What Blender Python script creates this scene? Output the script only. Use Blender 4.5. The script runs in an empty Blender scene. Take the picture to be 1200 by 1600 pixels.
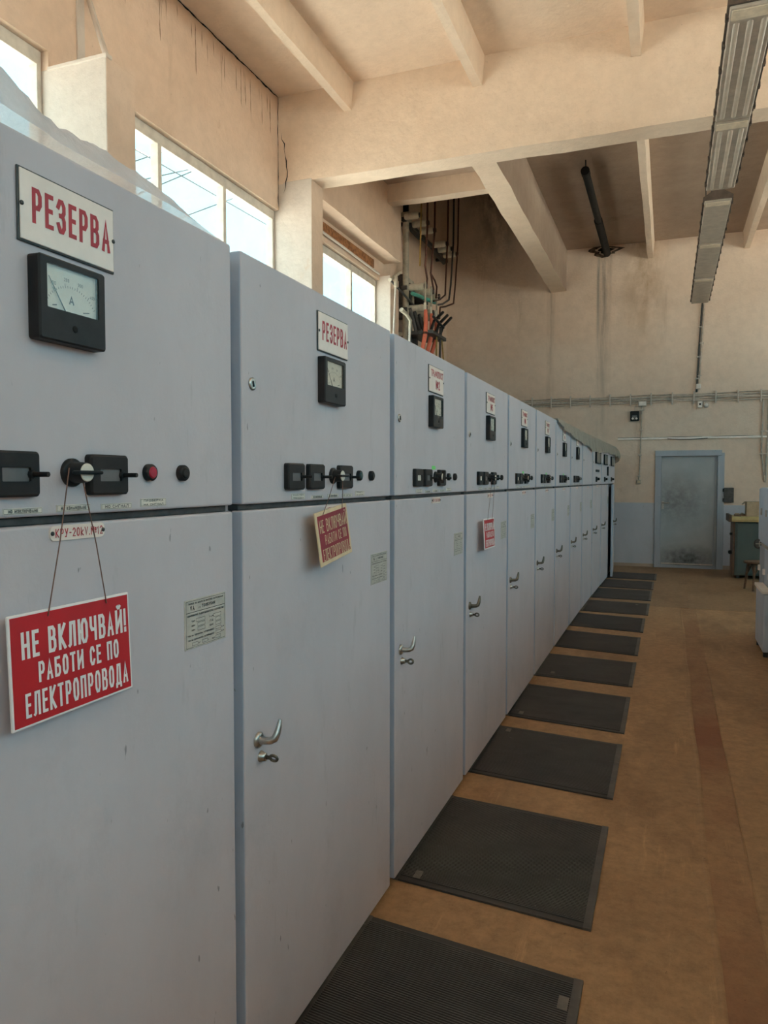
import bpy, bmesh, math, random
from mathutils import Vector, Matrix
random.seed(7)
PI = math.pi
scene = bpy.context.scene
COL = scene.collection

# ------------------------------------------------------------------ camera
cam_d = bpy.data.cameras.new('camera')
cam = bpy.data.objects.new('camera', cam_d); COL.objects.link(cam)
cam_d.sensor_fit = 'HORIZONTAL'; cam_d.sensor_width = 36.0
cam_d.lens = 36.0 * 1168.5 / 1200.0
cam_d.clip_start = 0.02; cam_d.clip_end = 300
cam.location = (1.0237, 0.0, 1.6666)
cam.rotation_euler = (PI / 2 - math.radians(2.456), 0, math.radians(20.78))
scene.camera = cam

# ------------------------------------------------------------------ world, light, exposure
SKY_STRENGTH = 1.15
world = bpy.data.worlds.new('sky'); scene.world = world; world.use_nodes = True
wn = world.node_tree; wn.nodes.clear()
w_out = wn.nodes.new('ShaderNodeOutputWorld'); w_bg = wn.nodes.new('ShaderNodeBackground')
w_tc = wn.nodes.new('ShaderNodeTexCoord'); w_sep = wn.nodes.new('ShaderNodeSeparateXYZ')
w_ramp = wn.nodes.new('ShaderNodeValToRGB')
wn.links.new(w_tc.outputs['Generated'], w_sep.inputs[0])
w_map = wn.nodes.new('ShaderNodeMapRange'); w_map.inputs[1].default_value = -1; w_map.inputs[2].default_value = 1
wn.links.new(w_sep.outputs[2], w_map.inputs[0]); wn.links.new(w_map.outputs[0], w_ramp.inputs[0])
cr = w_ramp.color_ramp
cr.elements[0].position = 0.485; cr.elements[0].color = (0.42, 0.39, 0.34, 1)
cr.elements[1].position = 0.515; cr.elements[1].color = (0.42, 0.82, 0.97, 1)
wn.links.new(w_ramp.outputs[0], w_bg.inputs[0]); w_bg.inputs[1].default_value = SKY_STRENGTH
wn.links.new(w_bg.outputs[0], w_out.inputs[0])
vs = scene.view_settings
vs.view_transform = 'Standard'; vs.look = 'None'; vs.gamma = 1.0; vs.use_curve_mapping = False
vs.exposure = 1.22
scene.display_settings.display_device = 'sRGB'
try:
    scene.cycles.max_bounces = 12; scene.cycles.diffuse_bounces = 8; scene.cycles.transparent_max_bounces = 16
    scene.cycles.use_denoising = True; scene.cycles.caustics_reflective = False; scene.cycles.caustics_refractive = False
    scene.cycles.sample_clamp_indirect = 6
except Exception:
    pass

sun_d = bpy.data.lights.new('sun', 'SUN'); sun_d.energy = 21.0; sun_d.angle = math.radians(0.6); sun_d.color = (1.0, 0.96, 0.91)
sun = bpy.data.objects.new('sun', sun_d); COL.objects.link(sun)
sun.rotation_euler = Vector((0.0, -math.cos(math.radians(58)), -math.sin(math.radians(58)))).to_track_quat('-Z', 'Y').to_euler()
def portal(name, loc, rot, sx, sy):
    d = bpy.data.lights.new(name, 'AREA'); d.shape = 'RECTANGLE'; d.size = sx; d.size_y = sy
    d.cycles.is_portal = True
    o = bpy.data.objects.new(name, d); COL.objects.link(o); o.location = loc; o.rotation_euler = rot
    return o
LW_Y = [(-2.55, 0.95), (1.25, 4.45), (4.75, 7.99), (8.29, 11.3)]          # window bays in the left wall
SILL, HEAD = 2.45, 4.86
RSILL, RHEAD = 2.7, 5.85
FW_X = [(-3.0, 0.1), (0.3, 3.3), (3.5, 6.4)]; FSILL, FHEAD = 3.7, 5.8            # windows in the wall behind the camera
RW_Y = [(-3.9, -0.5), (-0.2, 3.4), (3.7, 7.3), (7.6, 11.2), (11.5, 14.8)]  # window bays in the right wall
X_LEFT, X_RIGHT, Y_BACK, Y_FRONT, Z_CEIL = -3.34, 6.6, 15.19, -4.6, 6.17
for a, b in LW_Y:
    portal('portal_light', (X_LEFT - 0.55, (a + b) / 2, (SILL + HEAD) / 2), (0, -PI / 2, 0), HEAD - SILL, b - a)
for a, b in RW_Y:
    portal('portal_light', (X_RIGHT + 0.55, (a + b) / 2, (RSILL + RHEAD) / 2), (0, PI / 2, 0), RHEAD - RSILL, b - a)
for a, b in FW_X:
    portal('portal_light', ((a + b) / 2, Y_FRONT - 0.55, (FSILL + FHEAD) / 2), (PI / 2, 0, 0), b - a, FHEAD - FSILL)

# ------------------------------------------------------------------ materials
MATS = {}
def new_mat(name):
    m = bpy.data.materials.new(name); m.use_nodes = True
    MATS[name] = m
    return m, m.node_tree, m.node_tree.nodes['Principled BSDF']
def node(nt, kind, **kw):
    n = nt.nodes.new(kind)
    for k, v in kw.items(): setattr(n, k, v)
    return n
def pos_noise(nt, scale, stretch=(1, 1, 1), detail=4, rough=0.6, lo=0.35, hi=0.65, coord='pos'):
    if coord == 'pos':
        g = node(nt, 'ShaderNodeNewGeometry'); src = g.outputs['Position']
    else:
        g = node(nt, 'ShaderNodeTexCoord'); src = g.outputs['Object']
    mp = node(nt, 'ShaderNodeMapping'); mp.inputs['Scale'].default_value = stretch
    nt.links.new(src, mp.inputs[0])
    n = node(nt, 'ShaderNodeTexNoise'); n.inputs['Scale'].default_value = scale
    n.inputs['Detail'].default_value = detail; n.inputs['Roughness'].default_value = rough
    nt.links.new(mp.outputs[0], n.inputs['Vector'])
    r = node(nt, 'ShaderNodeMapRange'); r.inputs[1].default_value = lo; r.inputs[2].default_value = hi
    nt.links.new(n.outputs['Fac'], r.inputs[0])
    return r.outputs[0]
def mix(nt, fac, a, b, mode='MIX'):
    m = node(nt, 'ShaderNodeMix', data_type='RGBA', blend_type=mode)
    if hasattr(fac, 'is_linked'): nt.links.new(fac, m.inputs[0])
    else: m.inputs[0].default_value = fac
    for i, v in ((6, a), (7, b)):
        if hasattr(v, 'is_linked'): nt.links.new(v, m.inputs[i])
        else: m.inputs[i].default_value = (*v, 1)
    return m.outputs[2]
def scaled(nt, s, k):
    m = node(nt, 'ShaderNodeMath', operation='MULTIPLY'); nt.links.new(s, m.inputs[0]); m.inputs[1].default_value = k
    return m.outputs[0]
def bump(nt, p, h, strength, dist):
    b = node(nt, 'ShaderNodeBump'); b.inputs['Strength'].default_value = strength; b.inputs['Distance'].default_value = dist
    nt.links.new(h, b.inputs['Height']); nt.links.new(b.outputs[0], p.inputs['Normal'])

def plain(name, c, rough=0.5, metal=0.0, var=0.12, scale=30, spec=0.5, coord='pos'):
    m, nt, p = new_mat(name)
    n = pos_noise(nt, scale, coord=coord)
    col = mix(nt, n, tuple(x * (1 - var) for x in c), tuple(min(1, x * (1 + var)) for x in c))
    nt.links.new(col, p.inputs['Base Color'])
    p.inputs['Roughness'].default_value = rough; p.inputs['Metallic'].default_value = metal
    p.inputs['Specular IOR Level'].default_value = spec
    return m

def paint(name, c, dirt=(0.16, 0.15, 0.13), rough=0.5, amount=0.5):
    m, nt, p = new_mat(name)
    a = pos_noise(nt, 3.0, (1, 1, 0.5), 5, 0.65, 0.3, 0.7)
    base = mix(nt, a, tuple(x * 0.94 for x in c), tuple(x * 1.05 for x in c))
    s = pos_noise(nt, 9.0, (1, 1, 0.22), 6, 0.7, 0.6, 0.85)
    base = mix(nt, scaled(nt, s, amount), base, dirt)
    g2 = pos_noise(nt, 2.2, (1, 1, 0.8), 7, 0.75, 0.55, 0.75)
    base = mix(nt, scaled(nt, g2, 0.22), base, tuple(x * .5 for x in c))
    t = pos_noise(nt, 45.0, (1, 1, 0.35), 2, 0.5, 0.735, 0.76)
    base = mix(nt, scaled(nt, t, 0.6), base, (0.1, 0.1, 0.1))
    nt.links.new(base, p.inputs['Base Color'])
    p.inputs['Roughness'].default_value = rough; p.inputs['Specular IOR Level'].default_value = 0.35
    bump(nt, p, pos_noise(nt, 60, detail=2), 0.05, 0.004)
    return m

def plaster(name, c, warm, stain=0.5, stainc=(0.36, 0.24, 0.14)):
    m, nt, p = new_mat(name)
    a = pos_noise(nt, 0.9, (1, 1, 1), 6, 0.6, 0.35, 0.68)
    base = mix(nt, a, c, warm)
    f = pos_noise(nt, 7.0, (1, 1, 1), 6, 0.7, 0.4, 0.8)
    base = mix(nt, scaled(nt, f, 0.34), base, tuple(x * 0.66 for x in c))
    pit = pos_noise(nt, 34, (1, 1, 1), 3, 0.6, 0.70, 0.76)
    base = mix(nt, scaled(nt, pit, 0.35), base, tuple(x * 0.4 for x in c))
    st = pos_noise(nt, 2.3, (1, 1, 0.12), 5, 0.7, 0.62, 0.78)
    base = mix(nt, scaled(nt, st, stain * 0.5), base, stainc)
    sp = pos_noise(nt, 1.7, (1, 1, 0.6), 6, 0.72, 0.66, 0.74)
    base = mix(nt, scaled(nt, sp, stain * 0.55), base, (stainc[0] * 1.25, stainc[1] * 1.1, stainc[2]))
    for xc, wd, zt, amt, sc in (((-.19, .16, 6.1, .55, (0.20, 0.17, 0.14)), (-.30, .035, 6.0, .6, (0.28, 0.27, 0.24)), (.55, .5, 5.7, .5, (0.42, 0.27, 0.14)), (-1.2, .10, 5.4, .4, (0.30, 0.22, 0.16)), (-2.3, .8, 7.6, .75, (0.16, 0.13, 0.10))) if name == 'plaster_back' else ()):
        g_ = node(nt, 'ShaderNodeNewGeometry'); sp_ = node(nt, 'ShaderNodeSeparateXYZ'); nt.links.new(g_.outputs['Position'], sp_.inputs[0])
        d_ = node(nt, 'ShaderNodeMath', operation='SUBTRACT'); nt.links.new(sp_.outputs[0], d_.inputs[0]); d_.inputs[1].default_value = xc
        a_ = node(nt, 'ShaderNodeMath', operation='ABSOLUTE'); nt.links.new(d_.outputs[0], a_.inputs[0])
        r_ = node(nt, 'ShaderNodeMapRange'); r_.inputs[1].default_value = wd; r_.inputs[2].default_value = 0; nt.links.new(a_.outputs[0], r_.inputs[0])
        z_ = node(nt, 'ShaderNodeMapRange'); z_.inputs[1].default_value = zt - (1.9 if wd > .4 else 4.2); z_.inputs[2].default_value = zt - .2; nt.links.new(sp_.outputs[2], z_.inputs[0])
        m_ = node(nt, 'ShaderNodeMath', operation='MULTIPLY'); nt.links.new(r_.outputs[0], m_.inputs[0]); nt.links.new(z_.outputs[0], m_.inputs[1])
        n_ = node(nt, 'ShaderNodeMath', operation='MULTIPLY'); nt.links.new(m_.outputs[0], n_.inputs[0]); nt.links.new(pos_noise(nt, 4 if wd > .4 else 12, (1, 1, .5 if wd > .4 else .08), 5, .65, .35, .62), n_.inputs[1])
        base = mix(nt, scaled(nt, n_.outputs[0], amt * 1.6), base, sc)
    nt.links.new(base, p.inputs['Base Color'])
    p.inputs['Roughness'].default_value = 0.9; p.inputs['Specular IOR Level'].default_value = 0.2
    bump(nt, p, pos_noise(nt, 22, detail=6), 0.25, 0.01)
    return m

paint('cabinet_paint', (0.60, 0.553, 0.583))
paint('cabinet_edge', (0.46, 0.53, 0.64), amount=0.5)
paint('pale_blue_paint', (0.56, 0.63, 0.72))
paint('door_frame_paint', (0.40, 0.45, 0.51))
paint('green_paint', (0.085, 0.125, 0.12))
paint('dado_paint', (0.52, 0.55, 0.61), amount=0.2)
plaster('plaster', (0.70, 0.535, 0.41), (0.76, 0.60, 0.475), 0.8)
plaster('plaster_back', (0.77, 0.62, 0.50), (0.83, 0.69, 0.57), 1.0)
plaster('plaster_ceiling', (0.80, 0.635, 0.50), (0.85, 0.70, 0.56), 0.2)
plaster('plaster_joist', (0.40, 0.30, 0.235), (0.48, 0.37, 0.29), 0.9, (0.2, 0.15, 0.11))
plaster('plaster_girder', (0.74, 0.595, 0.465), (0.79, 0.65, 0.52), 0.2)
plaster('plaster_pale_and_lit', (0.60, 0.54, 0.48), (0.67, 0.61, 0.55), 0.8, (0.45, 0.36, 0.28))
plaster('plaster_dark', (0.40, 0.32, 0.26), (0.52, 0.42, 0.34), 0.6, (0.12, 0.1, 0.08))
plain('black_plastic', (0.020, 0.018, 0.018), 0.45, var=0.2, spec=0.25)
plain('black_rubber', (0.012, 0.011, 0.010), 0.7, var=0.35, scale=14, spec=0.2)
plain('dark_metal', (0.07, 0.068, 0.065), 0.5, 0.3, var=0.3)
plain('white_enamel', (0.90, 0.78, 0.70), 0.3, var=0.05, scale=12)
plain('white_paint', (0.86, 0.80, 0.74), 0.5, var=0.08, scale=8)
plain('frame_paint', (0.64, 0.60, 0.53), 0.5, var=0.12, scale=8)
plain('off_white', (0.78, 0.72, 0.62), 0.5, var=0.05)
plain('red_print', (0.46, 0.025, 0.04), 0.5, var=0.1)
plain('red_board', (0.56, 0.018, 0.026), 0.4, var=0.06, scale=10)
plain('old_red_board', (0.30, 0.018, 0.035), 0.55, var=0.12, scale=18)
plain('cream_print', (0.74, 0.57, 0.36), 0.6, var=0.08)
plain('white_print', (0.90, 0.84, 0.82), 0.5, var=0.02)
plain('black_print', (0.03, 0.03, 0.03), 0.6, var=0.1)
plain('grey_print', (0.10, 0.095, 0.09), 0.6, var=0.1)
plain('aluminium_plate', (0.56, 0.52, 0.46), 0.5, 0.0, var=0.08)
plain('caption_plate', (0.78, 0.72, 0.64), 0.5, var=0.06)
plain('chrome', (0.50, 0.47, 0.43), 0.28, 0.95, var=0.15, scale=60)
plain('brass_key', (0.16, 0.14, 0.11), 0.4, 0.8, var=0.2)
plain('grey_screen', (0.17, 0.16, 0.16), 0.5, var=0.08)
plain('red_button', (0.45, 0.02, 0.05), 0.35, var=0.06)
plain('teal_button', (0.03, 0.09, 0.095), 0.3, var=0.1)
plain('green_sticker', (0.22, 0.80, 0.22), 0.6, var=0.06)
plain('cord', (0.22, 0.11, 0.08), 0.8, var=0.2)
plain('label_patch', (0.17, 0.15, 0.13), 0.7, var=0.15)
plain('conduit_grey', (0.48, 0.41, 0.34), 0.6, var=0.2, scale=12)
plain('clamp_grey', (0.58, 0.52, 0.46), 0.5, var=0.12)
plain('dark_cable', (0.06, 0.055, 0.05), 0.6, var=0.2)
plain('post_steel', (0.46, 0.42, 0.33), 0.6, var=0.25, scale=9)
plain('porcelain', (0.82, 0.77, 0.64), 0.25, var=0.06)
plain('copper_brown', (0.11, 0.045, 0.028), 0.5, 0.3, var=0.25)
plain('yellow_rod', (0.38, 0.24, 0.06), 0.5, 0.1, var=0.2)
plain('red_cable', (0.70, 0.17, 0.10), 0.45, var=0.1)
plain('teal_bar', (0.10, 0.42, 0.34), 0.5, var=0.1)
plain('rust', (0.30, 0.13, 0.05), 0.85, 0.1, var=0.4, scale=20)
plain('wood_dark', (0.13, 0.075, 0.045), 0.5, var=0.25, scale=25)
plain('wood_yellow', (0.56, 0.45, 0.21), 0.5, var=0.1, scale=10)
plain('cardboard', (0.46, 0.36, 0.25), 0.85, var=0.12, scale=10)
plain('lamp_housing', (0.10, 0.075, 0.06), 0.55, 0.2, var=0.25, scale=12)
plain('lamp_lens', (0.42, 0.37, 0.31), 0.35, var=0.14, scale=9)
plain('lamp_tube', (0.48, 0.425, 0.36), 0.35, var=0.08, scale=9)
plain('lamp_strip', (0.68, 0.60, 0.47), 0.35, var=0.12, scale=20)
plain('broken_plaster', (0.13, 0.095, 0.07), 0.95, var=0.5, scale=18)
plain('drip', (0.30, 0.21, 0.14), 0.9, var=0.2)
plain('hole_black', (0.012, 0.011, 0.01), 0.95, var=0.2)

# floor covering, brown hardboard with worn and red-stained areas
def floor_mat(name, c1, c2, red=0.0):
    m, nt, p = new_mat(name)
    a = pos_noise(nt, 1.6, (1.4, 0.5, 1), 7, 0.7, 0.32, 0.66)
    base = mix(nt, a, c1, c2)
    b = pos_noise(nt, 15, (1, 1, 1), 7, 0.8, 0.40, 0.70)
    base = mix(nt, scaled(nt, b, 0.6), base, tuple(x * 0.45 for x in c1))
    d = pos_noise(nt, 1.1, (1.6, 0.7, 1), 6, 0.65, 0.50, 0.68)
    base = mix(nt, scaled(nt, d, 0.55), base, tuple(x * k for x, k in zip(c1, (.42, .36, .32))))
    sc = pos_noise(nt, 5.0, (3.0, 0.25, 1), 6, 0.75, 0.60, 0.72)
    base = mix(nt, scaled(nt, sc, 0.45), base, tuple(min(1, x * 1.45) for x in c2))
    w = pos_noise(nt, 55, (1, 0.5, 1), 4, 0.8, 0.66, 0.74)
    base = mix(nt, scaled(nt, w, 0.5), base, (0.62, 0.47, 0.30))
    k = pos_noise(nt, 38, (1, 1, 1), 3, 0.7, 0.70, 0.74)
    base = mix(nt, scaled(nt, k, 0.7), base, (0.05, 0.03, 0.02))
    if red:
        r = pos_noise(nt, 0.9, (0.3, 0.6, 1), 4, 0.6, 0.42, 0.60)
        base = mix(nt, scaled(nt, r, red), base, (0.22, 0.065, 0.03))
    nt.links.new(base, p.inputs['Base Color'])
    p.inputs['Roughness'].default_value = 0.55; p.inputs['Specular IOR Level'].default_value = 0.3
    bump(nt, p, b, 0.2, 0.004)
    return m
floor_mat('floor_brown', (0.38, 0.225, 0.115), (0.50, 0.305, 0.155))
floor_mat('floor_red', (0.36, 0.205, 0.105), (0.47, 0.28, 0.14), 0.75)
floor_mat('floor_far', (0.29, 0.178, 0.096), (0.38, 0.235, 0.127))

# door leaf: grey paint with black hand dirt
m, nt, p = new_mat('door_leaf_paint')
base = mix(nt, pos_noise(nt, 2.2, detail=5), (0.38, 0.42, 0.44), (0.45, 0.49, 0.51))
g = node(nt, 'ShaderNodeTexCoord')
def blob(cx, cz, rx, rz):
    mp = node(nt, 'ShaderNodeMapping'); mp.inputs['Location'].default_value = (-cx / rx, 0, -cz / rz)
    mp.inputs['Scale'].default_value = (1 / rx, 0, 1 / rz)
    nt.links.new(g.outputs['Object'], mp.inputs[0])
    l = node(nt, 'ShaderNodeVectorMath', operation='LENGTH'); nt.links.new(mp.outputs[0], l.inputs[0])
    r = node(nt, 'ShaderNodeMapRange'); r.inputs[1].default_value = 1.0; r.inputs[2].default_value = 0.1
    nt.links.new(l.outputs['Value'], r.inputs[0])
    mm = node(nt, 'ShaderNodeMath', operation='MULTIPLY'); nt.links.new(r.outputs[0], mm.inputs[0])
    nt.links.new(pos_noise(nt, 9, detail=6, lo=0.15, hi=0.62), mm.inputs[1])
    return mm.outputs[0]
base = mix(nt, scaled(nt, blob(0.30, 1.25, 0.75, 0.62), 0.62), base, (0.07, 0.07, 0.06))
base = mix(nt, scaled(nt, blob(0.45, 0.12, 0.65, 0.32), 0.95), base, (0.04, 0.04, 0.036))
nt.links.new(base, p.inputs['Base Color']); p.inputs['Roughness'].default_value = 0.45

# dusty rubber mats
m, nt, p = new_mat('mat_rubber')
base = mix(nt, pos_noise(nt, 2.0, detail=5), (0.030, 0.027, 0.025), (0.055, 0.050, 0.046))
base = mix(nt, scaled(nt, pos_noise(nt, 30, (0.4, 1, 1), 5, 0.8, 0.66, 0.8), 0.5), base, (0.28, 0.26, 0.22))
nt.links.new(base, p.inputs['Base Color']); p.inputs['Roughness'].default_value = 0.6

m, nt, p = new_mat('mat_rib_tops')
base = mix(nt, pos_noise(nt, 2.6, (1, 1.6, 1), 6, .7, .35, .65), (0.060, 0.054, 0.050), (0.125, 0.115, 0.105))
base = mix(nt, scaled(nt, pos_noise(nt, 30, (0.4, 1, 1), 5, 0.8, 0.62, 0.75), 0.6), base, (0.34, 0.31, 0.27))
nt.links.new(base, p.inputs['Base Color']); p.inputs['Roughness'].default_value = 0.55
def glassy(name, tint, gloss=0.07, dirt=0.05, rough=0.03):
    m = bpy.data.materials.new(name); m.use_nodes = True; MATS[name] = m
    nt = m.node_tree; nt.nodes.clear()
    out = node(nt, 'ShaderNodeOutputMaterial'); tr = node(nt, 'ShaderNodeBsdfTransparent'); tr.inputs[0].default_value = (*tint, 1)
    gl = node(nt, 'ShaderNodeBsdfGlossy'); gl.inputs['Roughness'].default_value = rough
    df = node(nt, 'ShaderNodeBsdfDiffuse'); df.inputs[0].default_value = (0.6, 0.58, 0.52, 1)
    m1 = node(nt, 'ShaderNodeMixShader'); m1.inputs[0].default_value = gloss
    nt.links.new(tr.outputs[0], m1.inputs[1]); nt.links.new(gl.outputs[0], m1.inputs[2])
    m2 = node(nt, 'ShaderNodeMixShader')
    nt.links.new(scaled(nt, pos_noise(nt, 3.0, detail=6, lo=0.35, hi=0.8), dirt * 2), m2.inputs[0])
    nt.links.new(m1.outputs[0], m2.inputs[1]); nt.links.new(df.outputs[0], m2.inputs[2])
    nt.links.new(m2.outputs[0], out.inputs[0])
glassy('window_glass', (0.95, 0.98, 0.98), 0.05, 0.04)
glassy('meter_glass', (0.98, 0.98, 0.97), 0.045, 0.03, 0.08)

def plastic(name, c, trans, clear, coarse):
    m = bpy.data.materials.new(name); m.use_nodes = True; MATS[name] = m
    nt = m.node_tree; nt.nodes.clear()
    out = node(nt, 'ShaderNodeOutputMaterial')
    pr = node(nt, 'ShaderNodeBsdfPrincipled'); pr.inputs['Roughness'].default_value = 0.28
    tl = node(nt, 'ShaderNodeBsdfTranslucent'); tr = node(nt, 'ShaderNodeBsdfTransparent')
    n = pos_noise(nt, 6, (1, 1, 1), 6, 0.7, 0.3, 0.7)
    col = mix(nt, n, tuple(x * 0.8 for x in c), c)
    nt.links.new(col, pr.inputs['Base Color']); nt.links.new(col, tl.inputs[0])
    b = node(nt, 'ShaderNodeBump'); b.inputs['Strength'].default_value = 0.7; b.inputs['Distance'].default_value = 0.02
    nt.links.new(pos_noise(nt, coarse, (1, 1, 1), 5, 0.6, 0.2, 0.8), b.inputs['Height'])
    nt.links.new(b.outputs[0], pr.inputs['Normal']); nt.links.new(b.outputs[0], tl.inputs['Normal'])
    a = node(nt, 'ShaderNodeMixShader'); a.inputs[0].default_value = trans
    nt.links.new(pr.outputs[0], a.inputs[1]); nt.links.new(tl.outputs[0], a.inputs[2])
    k = node(nt, 'ShaderNodeMixShader'); k.inputs[0].default_value = clear
    nt.links.new(a.outputs[0], k.inputs[1]); nt.links.new(tr.outputs[0], k.inputs[2])
    nt.links.new(k.outputs[0], out.inputs[0])
plastic('clear_sheet', (0.95, 0.95, 0.97), 0.6, 0.18, 14)
plastic('dusty_sheet', (0.52, 0.48, 0.40), 0.25, 0.06, 10)

# ------------------------------------------------------------------ mesh helpers
def rrect(y0, y1, z0, z1, r, k=5):
    out = []
    for cy_, cz_, a0 in ((y1 - r, z1 - r, 0), (y0 + r, z1 - r, 90), (y0 + r, z0 + r, 180), (y1 - r, z0 + r, 270)):
        for i in range(k):
            a = math.radians(a0 + 90 * i / (k - 1)); out.append((cy_ + r * math.cos(a), cz_ + r * math.sin(a)))
    return out
class MB:
    def __init__(s): s.v = []; s.f = []; s.mi = []; s.sm = []; s.flat = False
    def add(s, vs, fs, mi=0, smooth=False):
        o = len(s.v); s.v += [tuple(x) for x in vs]
        for f in fs:
            s.f.append(tuple(o + i for i in f)); s.mi.append(mi); s.sm.append(smooth)
        return s
    def box(s, x0, x1, y0, y1, z0, z1, mi=0):
        x0, x1 = min(x0, x1), max(x0, x1); y0, y1 = min(y0, y1), max(y0, y1); z0, z1 = min(z0, z1), max(z0, z1)
        vs = [(x0, y0, z0), (x1, y0, z0), (x1, y1, z0), (x0, y1, z0), (x0, y0, z1), (x1, y0, z1), (x1, y1, z1), (x0, y1, z1)]
        return s.add(vs, [(0, 3, 2, 1), (4, 5, 6, 7), (0, 1, 5, 4), (1, 2, 6, 5), (2, 3, 7, 6), (3, 0, 4, 7)], mi)
    def rbox(s, x0, x1, y0, y1, z0, z1, w=0.004, seg=2, mi=0):
        bm = bmesh.new(); bmesh.ops.create_cube(bm, size=1)
        for v in bm.verts:
            v.co = Vector(((x0 + x1) / 2 + v.co.x * abs(x1 - x0), (y0 + y1) / 2 + v.co.y * abs(y1 - y0), (z0 + z1) / 2 + v.co.z * abs(z1 - z0)))
        w = min(w, 0.45 * min(abs(x1 - x0), abs(y1 - y0), abs(z1 - z0)))
        bmesh.ops.bevel(bm, geom=bm.edges[:], offset=w, segments=seg, affect='EDGES', profile=0.5)
        bm.verts.index_update()
        s.add([v.co[:] for v in bm.verts], [[v.index for v in f.verts] for f in bm.faces], mi)
        bm.free(); return s
    def ring(s, outer, r, inner, ri, x0, x1, xw, c=.003):
        """rounded plate with a rectangular opening, facing +X"""
        y0, y1, z0, z1 = outer; a0, a1, b0, b1 = inner
        loops = [(x0, rrect(y0, y1, z0, z1, r)), (x1 - c, rrect(y0, y1, z0, z1, r)), (x1, rrect(y0 + c, y1 - c, z0 + c, z1 - c, max(r - c, .0005))), (x1, rrect(a0, a1, b0, b1, ri)), (xw, rrect(a0, a1, b0, b1, ri))]
        n = len(loops[0][1]); vs = [(x, p[0], p[1]) for x, l in loops for p in l]; fs = []
        for i in range(len(loops) - 1):
            for k in range(n): fs.append((i * n + k, i * n + (k + 1) % n, (i + 1) * n + (k + 1) % n, (i + 1) * n + k))
        return s.add(vs, fs)
    def plate(s, y0, y1, z0, z1, r, x0, x1, mi=0):
        l = rrect(y0, y1, z0, z1, r); n = len(l)
        return s.add([(x0, p[0], p[1]) for p in l] + [(x1, p[0], p[1]) for p in l], [tuple(range(n, 2 * n))] + [(k, (k + 1) % n, n + (k + 1) % n, n + k) for k in range(n)], mi)
    def prism(s, poly, axis, a, b, mi=0):
        """poly of 2-D points extruded along axis from a to b; the 2-D axes are the other two in order"""
        n = len(poly); vs = []
        for t in (a, b):
            for p, q in poly:
                vs.append({0: (t, p, q), 1: (p, t, q), 2: (p, q, t)}[axis])
        fs = [tuple(range(n)), tuple(range(2 * n - 1, n - 1, -1))] + [(i, i + n, (i + 1) % n + n, (i + 1) % n) for i in range(n)]
        return s.add(vs, fs, mi)
    def tube(s, path, r, n=10, mi=0, cap=True):
        P = [Vector(p) for p in path]; rs = r if isinstance(r, (list, tuple)) else [r] * len(P)
        rings = []; prev = None
        for i, p in enumerate(P):
            d = (P[min(i + 1, len(P) - 1)] - P[max(i - 1, 0)])
            if d.length < 1e-9: d = Vector((0, 0, 1))
            d.normalize()
            if prev is None:
                u = d.orthogonal().normalized()
            else:
                u = (prev - d * prev.dot(d))
                u = u.normalized() if u.length > 1e-6 else d.orthogonal().normalized()
            prev = u; w = d.cross(u)
            rings.append([p + (u * math.cos(2 * PI * k / n) + w * math.sin(2 * PI * k / n)) * rs[i] for k in range(n)])
        vs = [c for ring in rings for c in ring]; fs = []
        for i in range(len(P) - 1):
            for k in range(n):
                fs.append((i * n + k, i * n + (k + 1) % n, (i + 1) * n + (k + 1) % n, (i + 1) * n + k))
        s.add(vs, fs, mi, True)
        if cap:
            s.add(rings[0], [tuple(range(n - 1, -1, -1))], mi); s.add(rings[-1], [tuple(range(n))], mi)
        return s
    def cyl(s, p0, p1, r, n=16, mi=0): return s.tube([p0, p1], r, n, mi)
    def lathe_x(s, c, prof, n=20, mi=0):
        """prof: list of (x, r) turned about the X axis through c"""
        cx, cy, cz = c; vs = []; fs = []
        for x, r in prof:
            for k in range(n):
                a = 2 * PI * k / n; vs.append((cx + x, cy + r * math.cos(a), cz + r * math.sin(a)))
        for i in range(len(prof) - 1):
            for k in range(n):
                fs.append((i * n + k, i * n + (k + 1) % n, (i + 1) * n + (k + 1) % n, (i + 1) * n + k))
        s.add(vs, fs, mi, True)
        s.add(vs[-n:], [tuple(range(n))], mi)
        return s
    def mesh(s, name, mats):
        me = bpy.data.meshes.new(name); me.from_pydata(s.v, [], s.f)
        for m_ in (mats if isinstance(mats, (list, tuple)) else [mats]): me.materials.append(MATS[m_])
        for p_, a, b in zip(me.polygons, s.mi, s.sm): p_.material_index = a; p_.use_smooth = b
        if not s.flat:
            bm = bmesh.new(); bm.from_mesh(me); bmesh.ops.recalc_face_normals(bm, faces=bm.faces); bm.to_mesh(me); bm.free()
        me.update(); return me

def link(name, data, parent=None, loc=(0, 0, 0), rot=(0, 0, 0), label=None):
    o = bpy.data.objects.new(name, data); COL.objects.link(o)
    o.location = loc; o.rotation_euler = rot
    if parent: o.parent = parent
    if label: o['label'] = label
    return o
def part(name, mb, mats, parent=None, loc=(0, 0, 0), rot=(0, 0, 0), label=None):
    return link(name, mb.mesh(name, mats), parent, loc, rot, label)
def tag(o, label, cat=None, group=None, kind=None):
    o['label'] = label
    if cat: o['category'] = cat
    if group: o['group'] = group
    if kind: o['kind'] = kind
    return o
def thing(name, label, cat, loc=(0, 0, 0), rot=(0, 0, 0), group=None):
    return tag(link(name, None, None, loc, rot), label, cat, group)
def struct(name, mb, mats, label=None, parent=None):
    o = part(name, mb, mats, parent)
    if parent is None: o['kind'] = 'structure'
    if label: o['label'] = label
    return o

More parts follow.
